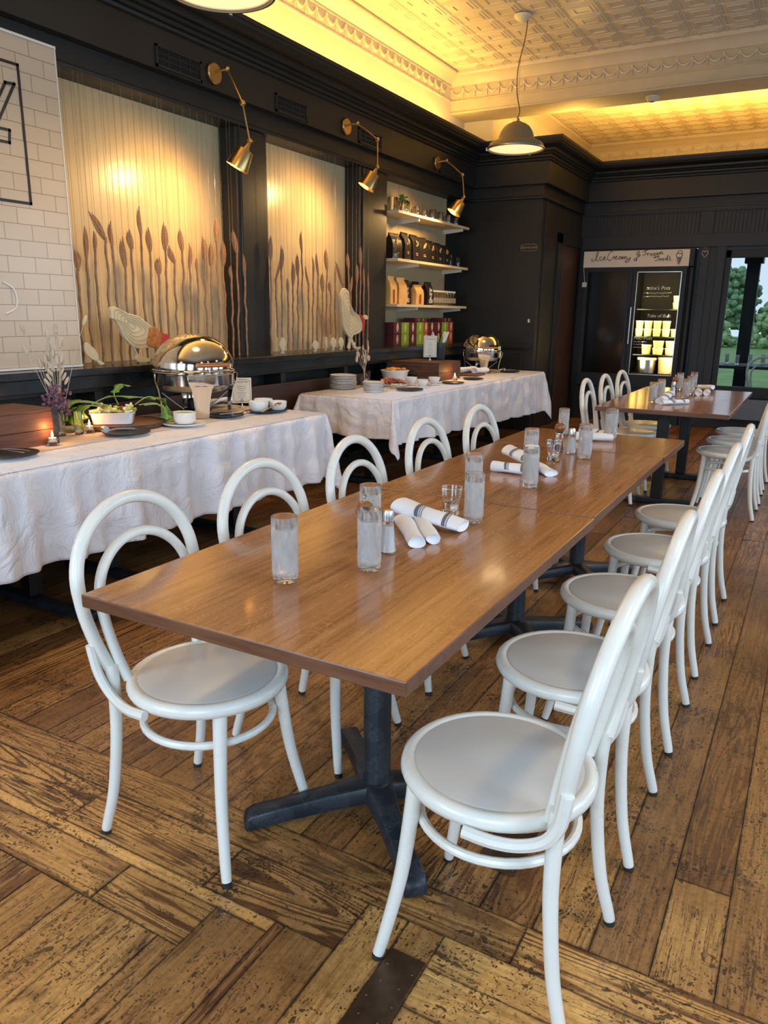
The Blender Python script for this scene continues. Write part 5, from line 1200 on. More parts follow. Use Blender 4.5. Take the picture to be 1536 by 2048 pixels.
# ================================================================ BUFFET TABLES
def drape(name, label, x0, x1, y0, y1, z, hem, seed, amp=.022, hemend=None):
    """cloth: flat top, rounded edge, skirt with folds, pointed corners"""
    rr = random.Random(seed); per = []; nc = 9
    def side(p, q, nrm, n):
        for i in range(n):
            per.append((lerp(p[0], q[0], i / n), lerp(p[1], q[1], i / n), nrm, None))
    def corner(c, a0):
        for i in range(nc + 1):
            a = a0 + (PI / 2) * i / nc; per.append((c[0], c[1], (math.cos(a), math.sin(a)), i / nc))
    st = .018
    side((x1, y0), (x1, y1), (1, 0), int((y1 - y0) / st)); corner((x1, y1), 0)
    side((x1, y1), (x0, y1), (0, 1), int((x1 - x0) / st)); corner((x0, y1), PI / 2)
    side((x0, y1), (x0, y0), (-1, 0), int((y1 - y0) / st)); corner((x0, y0), PI)
    side((x0, y0), (x1, y0), (0, -1), int((x1 - x0) / st)); corner((x1, y0), 3 * PI / 2)
    ph = [rr.uniform(0, 6.28) for _ in range(6)]; N = len(per); rows = 26; vs = []; s = 0; prev = None; S = []
    for p in per:
        if prev: s += math.hypot(p[0] - prev[0], p[1] - prev[1])
        S.append(s); prev = p
    m = MB()
    for j in range(rows + 1):
        u = j / rows
        for i, (x, y, nr, ct) in enumerate(per):
            s = S[i]; f = math.sin(s * 21 + ph[0]) * .45 + math.sin(s * 34 + ph[1] + 1.2 * math.sin(s * 5)) * .3 + math.sin(s * 9 + ph[2]) * .35 + .2 * math.sin(s * 57 + ph[3])
            hm = hem if (abs(nr[0]) > .7 or hemend is None) else hemend
            hz = hm(y) if callable(hm) else hm
            o = .006 + .018 * u
            if ct is not None:
                k = math.sin(PI * ct); hz = hz - .10 * k; o += .105 * k * u ** .9; f *= (1 - .8 * k)
                if hemend is not None: pass
            nv = mnoise.noise(Vector((x * 7, y * 7, u * 3 + seed)), noise_basis='PERLIN_ORIGINAL') * .016 + mnoise.noise(Vector((x * 17, y * 17, u * 7))) * .006
            o += amp * f * u ** .55 + nv * min(1, u * 4)
            zz = lerp(z - .004, hz + .004 * math.sin(s * 13 + ph[4]), u) if j > 0 else z
            if j == 0: o = -.004
            vs.append((x + nr[0] * o, y + nr[1] * o, zz))
    fs = [(j * N + i, (j + 1) * N + i, (j + 1) * N + (i + 1) % N, j * N + (i + 1) % N) for j in range(rows) for i in range(N)]
    m.add(vs, fs)
    # top face as a grid with faint wrinkles
    cx, cy = (x0 + x1) / 2, (y0 + y1) / 2
    m.add([(x0, y0, z), (x1, y0, z), (x1, y1, z), (x0, y1, z)], [(0, 1, 2, 3)])
    o = m.build(name, M['cloth'], None, ang=70)
    md = o.modifiers.new('thick', 'SOLIDIFY'); md.thickness = .0015; md.offset = 1
    tag(o, label, 'tablecloth', 'white cloths on the buffet tables'); return o
def buffet(label, x0, x1, y0, y1, bases):
    cx, cy = (x0 + x1) / 2, (y0 + y1) / 2; t = thing('buffet_table', label, 'table', (cx, cy, 0), 0, 'buffet tables')
    MB().box(x0 - cx, y0 - cy, .715, x1 - cx, y1 - cy, .745).build('tabletop', M['bench'], t, smooth=False)
    for b_ in bases:
        MB().box(-.035 + 0, b_ - cy - .035, .06, .035, b_ - cy + .035, .715).build('post', M['black'], t, smooth=False, bevel=.005)
        MB().box(-.33, b_ - cy - .035, .012, .42, b_ - cy + .035, .05).box(.34, b_ - cy - .03, 0, .40, b_ - cy + .03, .014).box(-.32, b_ - cy - .03, 0, -.26, b_ - cy + .03, .014).build('foot_bar', M['iron'], t, smooth=False, bevel=.012)
buffet('buffet table under the nearer white cloth, black foot bars showing', -3.51, -2.69, -.2, 4.02, (.8, 2.15, 2.62, 3.6))
buffet('buffet table under the farther white cloth', -3.49, -2.69, 4.92, 8.46, (5.3, 6.6, 7.9))
drape('tablecloth', 'white cloth with blue lit folds on the nearer buffet table', -3.52, -2.68, -.3, 4.03, .7500, .335, 3, .044)
drape('tablecloth', 'white cloth with pointed front corner on the farther buffet table', -3.50, -2.68, 4.91, 8.47, .7500, lambda y: lerp(.42, .31, (y - 4.9) / 3.5), 8, .032, hemend=.46)
ru = MB(); ru.grid(lambda u, v: (lerp(-3.30, lerp(-2.895, -2.99, v), u) if True else 0, lerp(-.3, 3.86, v), .7535 + .0012 * math.sin(v * 60) * math.sin(u * 9)), 8, 60)
o = ru.build('table_runner', M['runner'], None); tag(o, 'greige runner lying along the nearer buffet table', 'table runner'); md = o.modifiers.new('th', 'SOLIDIFY'); md.thickness = .002; md.offset = 1
# bench backs seen between and behind the buffet tables
for y0, y1, lb in ((1.0, 3.0, 'dark brown bench back behind the vegetables'), (3.05, 4.30, 'dark brown bench back behind the nearer chafing dish'), (4.42, 6.2, 'dark brown bench with rounded post between the two buffet tables')):
    t = thing('bench', lb, 'bench', (-3.632, (y0 + y1) / 2, 0), 0, 'dark benches along the wall'); L = (y1 - y0) / 2
    MB().box(-.008, -L, .48, .012, L, .83).build('backrest', M['bench'], t, smooth=False, bevel=.006)
    for s_ in (-1, 1): MB().box(-.02, s_ * (L - .02) - .02, 0, .02, s_ * (L - .02) + .02, .85).build('post', M['bench'], t, smooth=False, bevel=.01)
    MB().box(.012, -L, .42, .04, L, .45).build('seat', M['bench'], t, smooth=False, bevel=.006)

def chafer(loc, rz, s_, label):
    t = thing('chafing_dish', label, 'chafing dish', loc, rz, 'round chafing dishes')
    MB().lathe([(.228, .252), (.236, .250), (.238, .262), (.232, .268), (.232, .300), (.222, .335), (.203, .370), (.172, .407), (.130, .437), (.080, .456), (.035, .463), (0, .464)], n=72).build('dome_lid', M['steel'], t, ang=40)
    MB().lathe([(.200, .175), (.232, .178), (.236, .182), (.236, .240), (.246, .246), (.246, .252), (.225, .252)], n=72).build('rim_band', M['steel'], t, ang=30)
    MB().lathe([(0, .135), (.150, .137), (.185, .145), (.205, .170), (.215, .20)], n=48).build('water_pan', M['satin'], t)
    for k in range(4):
        a = R(45 + 90 * k); e = Matrix.Rotation(a, 4, 'Z'); m = MB(); vs = []
        for z, w_, r_ in ((.0, .038, .205), (.08, .044, .207), (.16, .056, .222), (.20, .075, .237), (.245, .080, .2385)):
            for rr_, ww in ((r_, -w_), (r_ + .005, 0), (r_, w_), (r_ - .008, w_), (r_ - .006, 0), (r_ - .008, -w_)): vs.append(e @ Vector((rr_, ww, z)))
        fs = [(i * 6 + j, i * 6 + (j + 1) % 6, (i + 1) * 6 + (j + 1) % 6, (i + 1) * 6 + j) for i in range(4) for j in range(6)] + [(5, 4, 3, 2, 1, 0), tuple(24 + j for j in range(6))]
        m.add(vs, fs).build('leg', M['steel'], t, ang=40)
        MB().tube([e @ Vector((.19, 0, .13)), e @ Vector((.07, 0, .030))], .008, 6, flat=.3).build('strut', M['satin'], t)
    MB().lathe([(.055, .020), (.090, .020), (.090, .030), (.055, .030)], n=28).lathe([(0, .032), (.045, .032), (.048, .036), (.048, .085), (.040, .092), (0, .092)], n=20).build('burner', M['black'], t)
    e = Matrix.Rotation(R(-32), 4, 'Z')
    P0 = e @ Vector((.205, -.075, .335)); P1 = e @ Vector((.205, .075, .335)); hd = e @ Vector((.265, 0, .335))
    m = MB()
    for sy in (-1, 1): m.tube([e @ Vector((.205, sy * .05, .290)), e @ Vector((.262, sy * .05, .300))], .006, 8)
    m.build('handle_bracket', M['satin'], t)
    MB().tube([e @ Vector((.266, -.095, .300)), e @ Vector((.266, .095, .300))], .0125, 12).build('lid_handle', M['copper'], t)
    MB().tube(cr([e @ Vector((.2, -.012, .31)), e @ Vector((.235, -.012, .315)), e @ Vector((.25, -.012, .26))], 3), .004, 6).build('lid_hook', M['satin'], t)
    t.scale = (s_,) * 3; return t
chafer((-3.275, 3.50, .757), R(8), 1.03, 'large round polished chafing dish with domed lid on the nearer buffet table')
chafer((-3.215, 7.92, .7535), R(-15), .90, 'round polished chafing dish with domed lid on the farther buffet table')

def plate(x, y, z, r, mt, lb, group, name='plate'):
    t = MB().lathe([(0, 0), (r * .55, 0), (r * .60, .003), (r * .93, .008), (r, .013), (r * .985, .016), (r * .90, .012), (r * .60, .007), (0, .006)], n=44).build(name, mt, None, ang=60)
    t.location = (x, y, z); tag(t, lb, 'plate', group); return t
# stacks of white plates
p0 = plate(-3.43, 5.43, .7525, .112, M['china'], 'large white plate at the bottom of the tall stack', 'large white plates in the tall stack')
nm = ['bottom', 'second', 'third', 'fourth', 'fifth', 'sixth', 'seventh', 'eighth', 'top']
for k in range(1, 9): dup(p0, (-3.43 + rng.uniform(-.003, .003), 5.43 + rng.uniform(-.003, .003), .7525 + .0125 * k), 0, f'large white plate, {nm[k]} of the tall stack counted from the table' if k < 8 else 'large white plate on top of the tall stack')
p0 = plate(-3.078, 5.325, .7525, .085, M['china'], 'small white plate at the bottom of the low stack', 'small white plates in the low stack')
for k in range(1, 7): dup(p0, (-3.078 + rng.uniform(-.003, .003), 5.325 + rng.uniform(-.002, .002), .7525 + .0115 * k), 0, f'small white plate, {nm[k]} of the low stack counted from the table' if k < 6 else 'small white plate on top of the low stack')

GP = 'black plates on the buffet tables'
plate(-2.955, 2.02, .757, .115, M['blackplate'], 'black plate with tongs cut off by the left edge', GP, 'black_plate')
plate(-3.013, 2.712, .757, .118, M['blackplate'], 'black plate with tongs in front of the vegetable dish', GP, 'black_plate')
plate(-3.035, 3.50, .757, .105, M['blackplate'], 'black plate with a serving spoon in front of the nearer chafing dish', GP, 'black_plate')
plate(-2.897, 5.607, .7525, .113, M['blackplate'], 'black plate nearest the cloth corner on the farther buffet', GP, 'black_plate')
plate(-2.874, 6.416, .7525, .105, M['blackplate'], 'black plate beside the lit votive on the farther buffet', GP, 'black_plate')
plate(-2.90, 6.95, .7525, .10, M['blackplate'], 'black plate right of the dark crate on the farther buffet', GP, 'black_plate')
plate(-2.95, 8.10, .7525, .11, M['blackplate'], 'black plate at the right end of the farther buffet', GP, 'black_plate')
def tongs(x, y, z, rz, lb):
    t = thing('serving_tongs', lb, 'tongs', (x, y, z), rz, 'metal serving tongs')
    for s_ in (-1, 1):
        MB().tube(cr([(-.085, 0, .006), (-.03, s_ * .012, .014), (.04, s_ * .022, .010), (.075, s_ * .018, .006)], 4), .005, 6, flat=.35).build('arm', M['satin'], t)
    MB().lathe([(.0, -.016), (.016, -.016), (.016, .016), (0, .016)], n=14, M=Matrix.Translation((-.088, 0, .017)) @ Matrix.Rotation(R(90), 4, 'X')).build('hinge_bow', M['satin'], t)
    return t
tongs(-2.95, 2.02, .773, R(20), 'metal tongs on the black plate at the left edge'); tongs(-3.03, 2.70, .773, R(70), 'metal tongs on the black plate before the vegetables')
def spoon(x, y, z, rz, mt, lb, L=.2, tilt=0):
    t = thing('serving_spoon', lb, 'spoon', (x, y, z), rz, 'serving spoons'); t.rotation_euler = (0, R(tilt), rz)
    MB().tube([(0, 0, .004), (L * .68, 0, .010)], .0035, 6).build('spoon_handle', mt, t)
    MB().sphere((L * .82, 0, .008), .028, 12, 8, sc3=(1, .7, .22)).build('bowl', mt, t); return t
spoon(-3.045, 3.45, .773, R(60), M['satin'], 'silver spoon on the black plate before the nearer chafing dish', .2)
spoon(-2.925, 3.70, .770, R(80), M['brass'], 'gold spoon leaning between the white bowls', .17, -14)
spoon(-3.08, 3.06, .771, R(75), M['brass'], 'gold spoon on the saucer of the dip bowl', .12)
spoon(-3.17, 5.60, .754, R(40), M['satin'], 'small spoon lying behind the low plate stack', .12)
# crate 1
def crate(loc, dx, dy, dz, lb, mt, holes=True, name='wooden_crate'):
    t = thing(name, lb, 'crate', loc, 0); th = .014
    for a, z0, z1 in ((0, 0, dz * .42), (0, dz * .43, dz - .012)):
        MB().box(-dx / 2, -dy / 2, z0, -dx / 2 + th, dy / 2, z1).build('side_board', mt, t, smooth=False, bevel=.003); MB().box(dx / 2 - th, -dy / 2, z0, dx / 2, dy / 2, z1).build('side_board', mt, t, smooth=False, bevel=.003)
        MB().box(-dx / 2 + th, -dy / 2, z0, dx / 2 - th, -dy / 2 + th, z1).build('end_board', mt, t, smooth=False, bevel=.003); MB().box(-dx / 2 + th, dy / 2 - th, z0, dx / 2 - th, dy / 2, z1).build('end_board', mt, t, smooth=False, bevel=.003)
    MB().box(-dx / 2, -dy / 2, dz - .012, dx / 2, dy / 2, dz).build('top_board', mt, t, smooth=False, bevel=.003)
    return t
t = crate((-3.225, 2.085, .7555), .30, .535, .168, 'reddish old wooden crate at the left end of the nearer buffet', M['crate'])
MB().box(.150, .2475, .0, .154, .2675, .168).box(.142, .2675, .0, .154, .271, .168).build('corner_iron', M['iron'], t, smooth=False)
t = crate((-3.36, 6.79, .7515), .56, .50, .172, 'dark wooden crate with a hand hole carrying the sign on the farther buffet', M['crate2'])
MB().box(-.10, -.2515, .022, .06, -.249, .058).build('hand_hole', M['black'], t, smooth=False)
text('stencil_lettering', 'COPA CONDE', .036, mat('burnt_stencil', (.02, .01, .008), .8), t, Matrix.Translation((-.02, -.2508, .128)) @ FY)
text('stencil_lettering', '5 BO', .034, bpy.data.materials['burnt_stencil'], t, Matrix.Translation((.0, -.2508, .086)) @ FY)
# vases
def dried(name, lb, loc, items, r=.022, hh=.12, group=None):
    t = thing(name, lb, 'vase', loc, 0, group)
    MB().lathe([(0, .002), (r, .002), (r * 1.05, .006), (r, .02), (r * .9, hh * .5), (r * 1.05, hh), (r * .98, hh), (r * .82, hh * .5), (r * .9, .02), (0, .012)], n=20).build('glass_vase', M['glassclear'], t, ang=60)
    return t
t = dried('flower_vase', 'slim glass vase with dried bunny tail grass and purple flowers behind the crate', (-3.245, 2.50, .7545), None, .026, .13)
rr = random.Random(11); sm = MB(); hd = MB()
HE = [(-.13, .53), (-.02, .50), (.01, .51), (.03, .53), (.14, .57), (-.10, .38), (.0, .40), (.03, .42), (.04, .43), (-.07, .32), (-.05, .30), (-.03, .34), (-.01, .32), (.03, .31), (.05, .33), (.045, .30), (.02, .36), (-.04, .28)]
for (dx, z) in HE:
    z = z if z > .45 else z * .75 + .145
    dy = dx * .85 + rr.uniform(-.02, .02); dxx = dx * .35 + rr.uniform(-.02, .02)
    P = cr([(rr.uniform(-.008, .008), rr.uniform(-.008, .008), .02), (dxx * .2, dy * .2, .15), (dxx * .7, dy * .65, z * .7), (dxx, dy, z - .03)], 4)
    sm.tube(P, .0014, 4); e = (Vector(P[-1]) - Vector(P[-3])).normalized(); q = Vector((0, 0, 1)).rotation_difference(e).to_matrix().to_4x4()
    MB().sphere(Vector(P[-1]) + e * .022, .013, 8, 6, sc3=(.8, .8, 2.1), M=q).build('bunny_tail_head', M['grass'], t)
for s_ in (-1, 1):
    for k in range(4):
        z = .27 + .022 * k; dy = s_ * (.02 + .012 * (3 - k)); q = Matrix.Rotation(-s_ * .6, 4, 'X'); MB().sphere((.01, dy, z), .012, 8, 5, sc3=(.5, .7, 2), M=q).build('dried_leaf', M['grass'], t)
sm.build('dried_stems', M['grass'], t)
pf = MB()
for k in range(170):
    a = rr.uniform(0, 6.28); rad = rr.uniform(0, .07); z = .125 + rr.uniform(0, .13) - rad * .4
    pf.sphere((rad * math.cos(a) * .9, rad * math.sin(a), z), rr.uniform(.007, .014), 5, 4, sc3=(1, 1, .6), M=Matrix.Rotation(rr.uniform(0, 3), 4, 'X'))
pf.build('purple_flowers', M['purple'], t)
jar(2.575, .757, -3.20, .024, .115, 'second slim empty glass vase beside the dried grass', 'slim vases', 'bud_vase')
t = thing('bottle_vase', 'small clear bottle vase with pinkish dried leaves on the farther buffet', 'vase', (-3.385, 5.70, .752))
MB().lathe([(0, .002), (.038, .002), (.040, .008), (.040, .07), (.032, .092), (.014, .108), (.013, .128), (.017, .132), (.011, .128), (.011, .108), (.030, .088), (.037, .07), (.036, .012), (0, .010)], n=24).build('glass_bottle', M['glassclear'], t, ang=50)
sm = MB(); lf = MB(); rr = random.Random(4)
for (dy, z, r_) in ((-.15, .36, .016), (-.11, .32, .022), (-.115, .24, .028), (-.09, .28, .022), (-.05, .33, .02), (-.02, .31, .018), (0, .27, .018), (.02, .25, .02), (.04, .32, .02), (.05, .37, .018), (.06, .35, .018), (.07, .30, .018), (.06, .24, .022), (-.04, .25, .018), (.03, .29, .02), (-.01, .22, .02)):
    sm.tube(cr([(0, 0, .02), (0, dy * .1, .13), (rr.uniform(-.01, .01), dy * .6, z * .75), (0, dy, z - .01)], 3), .0013, 4)
    lf.sphere((rr.uniform(-.015, .015), dy, z), r_, 10, 6, sc3=(.25, .75, 1.15), M=Matrix.Rotation(rr.uniform(-.8, .8), 4, 'Z') @ Matrix.Rotation(rr.uniform(-.6, .6), 4, 'X'))
sm.build('stems', M['grass'], t); lf.build('dried_leaves', M['eucal'], t)
# lit votives
def lit(loc, lb):
    t = thing('tealight_holder', lb, 'candle holder', loc, 0, 'lit glass tealights')
    MB().lathe([(0, .001), (.026, .001), (.028, .004), (.022, .018), (.028, .032), (.026, .033), (.020, .020), (0, .018)], n=10).build('glass_base', M['glassclear'], t, smooth=False)
    MB().lathe([(0, .019), (.017, .019), (.017, .036), (0, .037)], n=16).build('candle', M['wax'], t)
    MB().lathe([(0, .037), (.005, .042), (.0055, .050), (.002, .064), (0, .070)], n=10).build('flame', M['flame'], t)
    l = bpy.data.lights.new('flame_light', 'POINT'); l.energy = .55; l.color = (1, .42, .12); l.shadow_soft_size = .012; lo_ = bpy.data.objects.new('flame_light', l); C.objects.link(lo_); lo_.parent = t; lo_.location = (0, 0, .085)
lit((-3.045, 2.30, .7555), 'lit glass tealight in front of the crate corner'); lit((-3.205, 2.645, .7555), 'lit glass tealight beside the walnut slab'); lit((-3.02, 6.78, .7515), 'lit glass tealight by the dark crate on the farther buffet')
# slab, dish, vegetables, leaves
t = MB().lathe([(.195, 0), (.205, .008), (.205, .028), (.195, .033)], n=48, wob=lambda q, z: 1 + .03 * math.sin(3 * q) + .02 * math.sin(7 * q + 1)).build('walnut_slab', [M['slab'], M['bark']], None, ang=30)
for p_ in t.data.polygons: p_.material_index = 1 if abs(p_.normal.z) < .6 else 0
t.location = (-3.215, 2.90, .7555); t.scale = (.85, 1.05, 1); tag(t, 'round walnut slab with bark edge under the vegetable dish', 'board')
t = thing('baking_dish', 'white rectangular baking dish on the walnut slab', 'dish', (-3.20, 2.80, .789), R(-48)); t.scale = (.80, .72, .78)
def rr_ring(a, b_, rad, z, n=6):
    P = []
    for cx_, cy_, a0 in ((a - rad, b_ - rad, 0), (-a + rad, b_ - rad, PI / 2), (-a + rad, -b_ + rad, PI), (a - rad, -b_ + rad, 1.5 * PI)):
        for i in range(n): q = a0 + PI / 2 * i / (n - 1); P.append((cx_ + rad * math.cos(q), cy_ + rad * math.sin(q), z))
    return P
rings = [rr_ring(.085, .125, .03, .0), rr_ring(.092, .135, .03, .004), rr_ring(.100, .150, .03, .070), rr_ring(.106, .157, .03, .074), rr_ring(.106, .157, .03, .079), rr_ring(.098, .148, .028, .078), rr_ring(.088, .130, .028, .012)]
vs = [p_ for r_ in rings for p_ in r_]; n = 24; fs = [(i * n + j, i * n + (j + 1) % n, (i + 1) * n + (j + 1) % n, (i + 1) * n + j) for i in range(6) for j in range(n)] + [tuple(range(n - 1, -1, -1)), tuple(6 * n + j for j in range(n))]
MB().add(vs, fs).build('dish_body', M['china'], t, ang=50)
rr = random.Random(9); kinds = {'veg': [], 'vegg': [], 'vegr': []}
for k in range(46):
    key = 'veg' if k % 5 < 3 else ('vegg' if k % 5 == 3 else 'vegr'); x = rr.uniform(-.06, .06); y = rr.uniform(-.088, .088); z = .055 + rr.uniform(0, .03); a = rr.uniform(0, 3.1); L = rr.uniform(.02, .038)
    el = rr.uniform(-.2, .7); d = Vector((math.cos(a) * math.cos(el), math.sin(a) * math.cos(el), math.sin(el))) * L
    g_ = 'raw vegetable sticks in the white dish'; e = Matrix.Rotation(R(-48), 4, 'Z'); w_ = e @ Vector((x, y, z)) + Vector((-3.20, 2.80, .789)); d = e @ d
    mb = MB(); rad = .0085 if key != 'vegr' else .013
    if key == 'vegr': mb.sphere((0, 0, 0), rad, 10, 7, sc3=(1, 1.2, .9))
    else: mb.tube([-d, d], [rad, rad * .8], 6)
    o = mb.build('vegetable_stick' if key != 'vegr' else 'radish', M[key], None); o.location = w_
    tag(o, {'veg': 'pale yellow raw vegetable stick heaped in the white dish', 'vegg': 'light green raw vegetable stick heaped in the white dish', 'vegr': 'red radish piece among the sticks in the white dish'}[key], 'vegetable', {'veg': 'pale sticks in the dish', 'vegg': 'green sticks in the dish', 'vegr': 'red radish pieces in the dish'}[key])
def leafy(label, P, ws, seed):
    t = thing('arugula_sprig', label, 'leaves', P[0], 0, 'green sprigs around the vegetable dish'); O = Vector(P[0]); rr = random.Random(seed)
    pts = cr([Vector(p) - O for p in P], 5); MB().tube(pts, .003, 6).build('stem', M['stem'], t)
    mb = MB(); n = len(pts)
    st = int(n * .35)
    prev = None; vs = []
    for i in range(st, n):
        u = (i - st) / (n - 1 - st); w_ = 1.5 * ws * (math.sin(PI * min(1, u * .92 + .08)) ** .6) * (1 + .35 * math.sin(u * 20)); t_ = (pts[min(i + 1, n - 1)] - pts[max(i - 1, 0)]).normalized(); sd = t_.cross(Vector((0, 0, 1)))
        sd = sd.normalized() if sd.length > .1 else Vector((1, 0, 0)); up = sd.cross(t_)
        for s_ in (-1, -.5, 0, .5, 1): vs.append(pts[i] + sd * w_ * s_ + up * w_ * .3 * abs(s_) * math.sin(u * 9 + seed))
    k = n - st; fs = [(i * 5 + j, i * 5 + j + 1, (i + 1) * 5 + j + 1, (i + 1) * 5 + j) for i in range(k - 1) for j in range(4)]
    mb.add(vs, fs); o = mb.build('blade', M['leaf'], t); m_ = o.modifiers.new('s', 'SOLIDIFY'); m_.thickness = .0012
    return t
Zb = .79
LF = [('green leaf hanging lowest on the left of the dish', [(-3.26, 2.80, .86), (-3.30, 2.72, .88), (-3.30, 2.64, .82), (-3.26, 2.66, .765)], .035), ('long green leaf reaching to the vase', [(-3.24, 2.82, .87), (-3.33, 2.70, .90), (-3.37, 2.58, .86), (-3.35, 2.50, .80)], .032),
      ('broad green leaf between vase and dish', [(-3.26, 2.80, .88), (-3.35, 2.68, .87), (-3.38, 2.60, .81), (-3.36, 2.56, .77)], .03), ('green leaf standing up behind the vegetables', [(-3.27, 2.90, .87), (-3.32, 2.92, .93), (-3.33, 2.98, .965), (-3.30, 3.02, .96)], .02),
      ('arching green leaf at the right of the dish', [(-3.20, 2.95, .87), (-3.20, 3.05, .905), (-3.17, 3.13, .87), (-3.14, 3.16, .80)], .032), ('green leaf drooping to the cloth right of the slab', [(-3.18, 2.96, .87), (-3.15, 3.06, .87), (-3.11, 3.10, .81), (-3.09, 3.10, .765)], .032),
      ('green leaf hanging over the right end of the dish', [(-3.15, 2.97, .87), (-3.10, 3.03, .87), (-3.07, 3.05, .82), (-3.06, 3.04, .79)], .028), ('long thin green sprig across the back of the dish', [(-3.30, 2.70, .86), (-3.31, 2.85, .91), (-3.27, 3.0, .905), (-3.22, 3.12, .88)], .014),
      ('green sprig arching over the left back corner', [(-3.31, 2.86, .87), (-3.36, 2.74, .90), (-3.40, 2.64, .88), (-3.42, 2.60, .84)], .028)]
for i, (lb, P, w_) in enumerate(LF): leafy(lb, P, w_, i)
# dip bowl on saucer
def bowl(x, y, z, r, h_, lb, group, fill=None, name='bowl'):
    t = thing(name, lb, 'bowl', (x, y, z), 0, group)
    MB().lathe([(0, 0), (r * .72, 0), (r * .76, .003), (r * .96, h_ * .35), (r, h_ - .003), (r * .99, h_), (r * .94, h_ - .002), (r * .90, h_ * .35), (r * .68, .008), (0, .007)], n=40).build('bowl_body', M['china'], t, ang=60)
    if fill: MB().lathe([(0, h_ * .98), (r * .45, h_ * 1.0), (r * .93, h_ * .90), (r * .90, h_ * .6), (0, h_ * .6)], n=32).build('filling', fill, t)
    return t
plate(-2.995, 3.105, .757, .118, M['china'], 'white saucer plate under the green dip bowl', 'white saucers', 'saucer')
bowl(-3.0, 3.115, .7665, .062, .062, 'white bowl of green dip on a saucer', 'white bowls on the nearer buffet', M['dip'])
t = MB().lathe([(0, 0), (.125, 0), (.14, .006), (.142, .009), (.13, .008), (0, .005)], n=48).build('slate_tray', M['blackplate'], None, ang=60); t.location = (-3.0, 3.84, .757); t.scale = (.8, 1.05, 1); t.rotation_euler = (0, 0, R(-15)); tag(t, 'dark oval tray carrying the white bowls', 'tray')
bowl(-3.01, 3.775, .7665, .062, .060, 'left white bowl in front on the dark tray', 'white bowls on the nearer buffet'); bowl(-2.955, 3.90, .7665, .056, .054, 'right white bowl in front on the dark tray', 'white bowls on the nearer buffet'); bowl(-3.075, 3.905, .7665, .060, .060, 'white bowl behind the other two on the dark tray', 'white bowls on the nearer buffet')
# sign cards
def card(loc, rz, w_, h_, lb, lines, head):
    t = thing('menu_card', lb, 'sign', loc, rz, 'menu cards on metal holders')
    MB().box(-w_ / 2, -.0012, .03, w_ / 2, .0012, .03 + h_).build('card', M['paper'], t, smooth=False)
    bd = MB(); a, z0, z1, c_ = w_ / 2 - .010, .042, .03 + h_ - .012, .010
    P = [(-a + c_, z0), (a - c_, z0), (a, z0 + c_), (a, z1 - c_), (a - c_, z1), (-a + c_, z1), (-a, z1 - c_), (-a, z0 + c_)]
    bd.tube([(x, -.0014, z) for x, z in P], .0009, 4, closed=True); bd.build('border', M['ink'], t)
    text('heading', head, h_ * .085, M['ink'], t, Matrix.Translation((0, -.0016, .03 + h_ * .84)) @ FY, .0002)
    for k, s_ in enumerate(lines): text('text_line', s_, h_ * .045, M['ink'], t, Matrix.Translation((0, -.0016, .03 + h_ * (.66 - .085 * k))) @ FY, .0002)
    MB().lathe([(0, 0), (.022, 0), (.006, .014), (.004, .026), (0, .03)], n=14).tube([(-.008, -.003, .036), (.008, -.003, .05), (.0, -.003, .06), (-.008, -.003, .05), (.008, -.003, .036)], .002, 5).build('holder', M['satin'], t)
    return t
# the wording on the cards is too small to read in the photograph beyond these fragments
card((-3.275, 3.935, .7525), R(42), .128, .165, 'cream menu card with dark border right of the nearer chafing dish', ('vegetables  house', 'seasonal house', 'soup dip', 'herb vegetables dip', 'honey  almond', 'seasonal bread'), 'Harvest & Table')
card((-3.33, 6.86, .9245), R(36), .130, .205, 'cream menu card standing on the dark crate', ('pastry', 'butter  jam', 'fruit', 'bread', 'salmon  capers', 'cured meats'), 'Continental')
# folded napkin cloth by burner
t = MB(); t.grid(lambda u, v: (-.07 + .14 * u, -.10 + .2 * v, .012 + .012 * math.sin(v * 3) + .006 * math.sin(u * 6)), 8, 10); o = t.build('folded_cloth', M['napkin'], None); o.location = (-3.42, 3.84, .775); o.rotation_euler = (0, R(-14), R(10)); tag(o, 'folded white cloth behind the nearer chafing dish', 'cloth'); m_ = o.modifiers.new('s', 'SOLIDIFY'); m_.thickness = .018; m_.offset = 0
# ---- farther buffet food
t = thing('meat_platter', 'white oval platter heaped with salmon and cured meats on the farther buffet', 'platter', (-3.19, 5.86, .7525), R(-50)); 
MB().lathe([(0, 0), (.10, 0), (.15, .018), (.165, .026), (.160, .029), (.10, .010), (0, .008)], n=40, M=Matrix.Diagonal((1.3, .75, 1, 1))).build('platter', M['china'], t, ang=60)
rr = random.Random(21); sl = MB(); mt_ = MB(); cz = MB()
for k in range(40):
    u = rr.uniform(-.17, .17); v = rr.uniform(-.07, .07); z = .030 + rr.uniform(0, .035) * (1 - abs(v) * 8); q = Matrix.Rotation(rr.uniform(-.7, .7), 4, 'X') @ Matrix.Rotation(rr.uniform(-.5, .5), 4, 'Y')
    (sl if u < -.02 else mt_).sphere((u, v, z), .03, 10, 6, sc3=(1, .8, .22), M=q)
for k in range(8): cz.box(-.012, -.012, 0, .012, .012, .012, 0, Matrix.Translation((.17 + rr.uniform(-.03, .02), rr.uniform(-.06, .04), .028)) @ Matrix.Rotation(rr.uniform(0, 3), 4, 'Z'))
sl.build('smoked_salmon', M['salmon'], t); mt_.build('cured_meat', M['meat'], t); cz.build('cheese_cubes', M['cheese'], t, smooth=False)
t = thing('pie_dish', 'white round dish of golden pastry on the farther buffet', 'dish', (-3.47, 6.40, .7525))
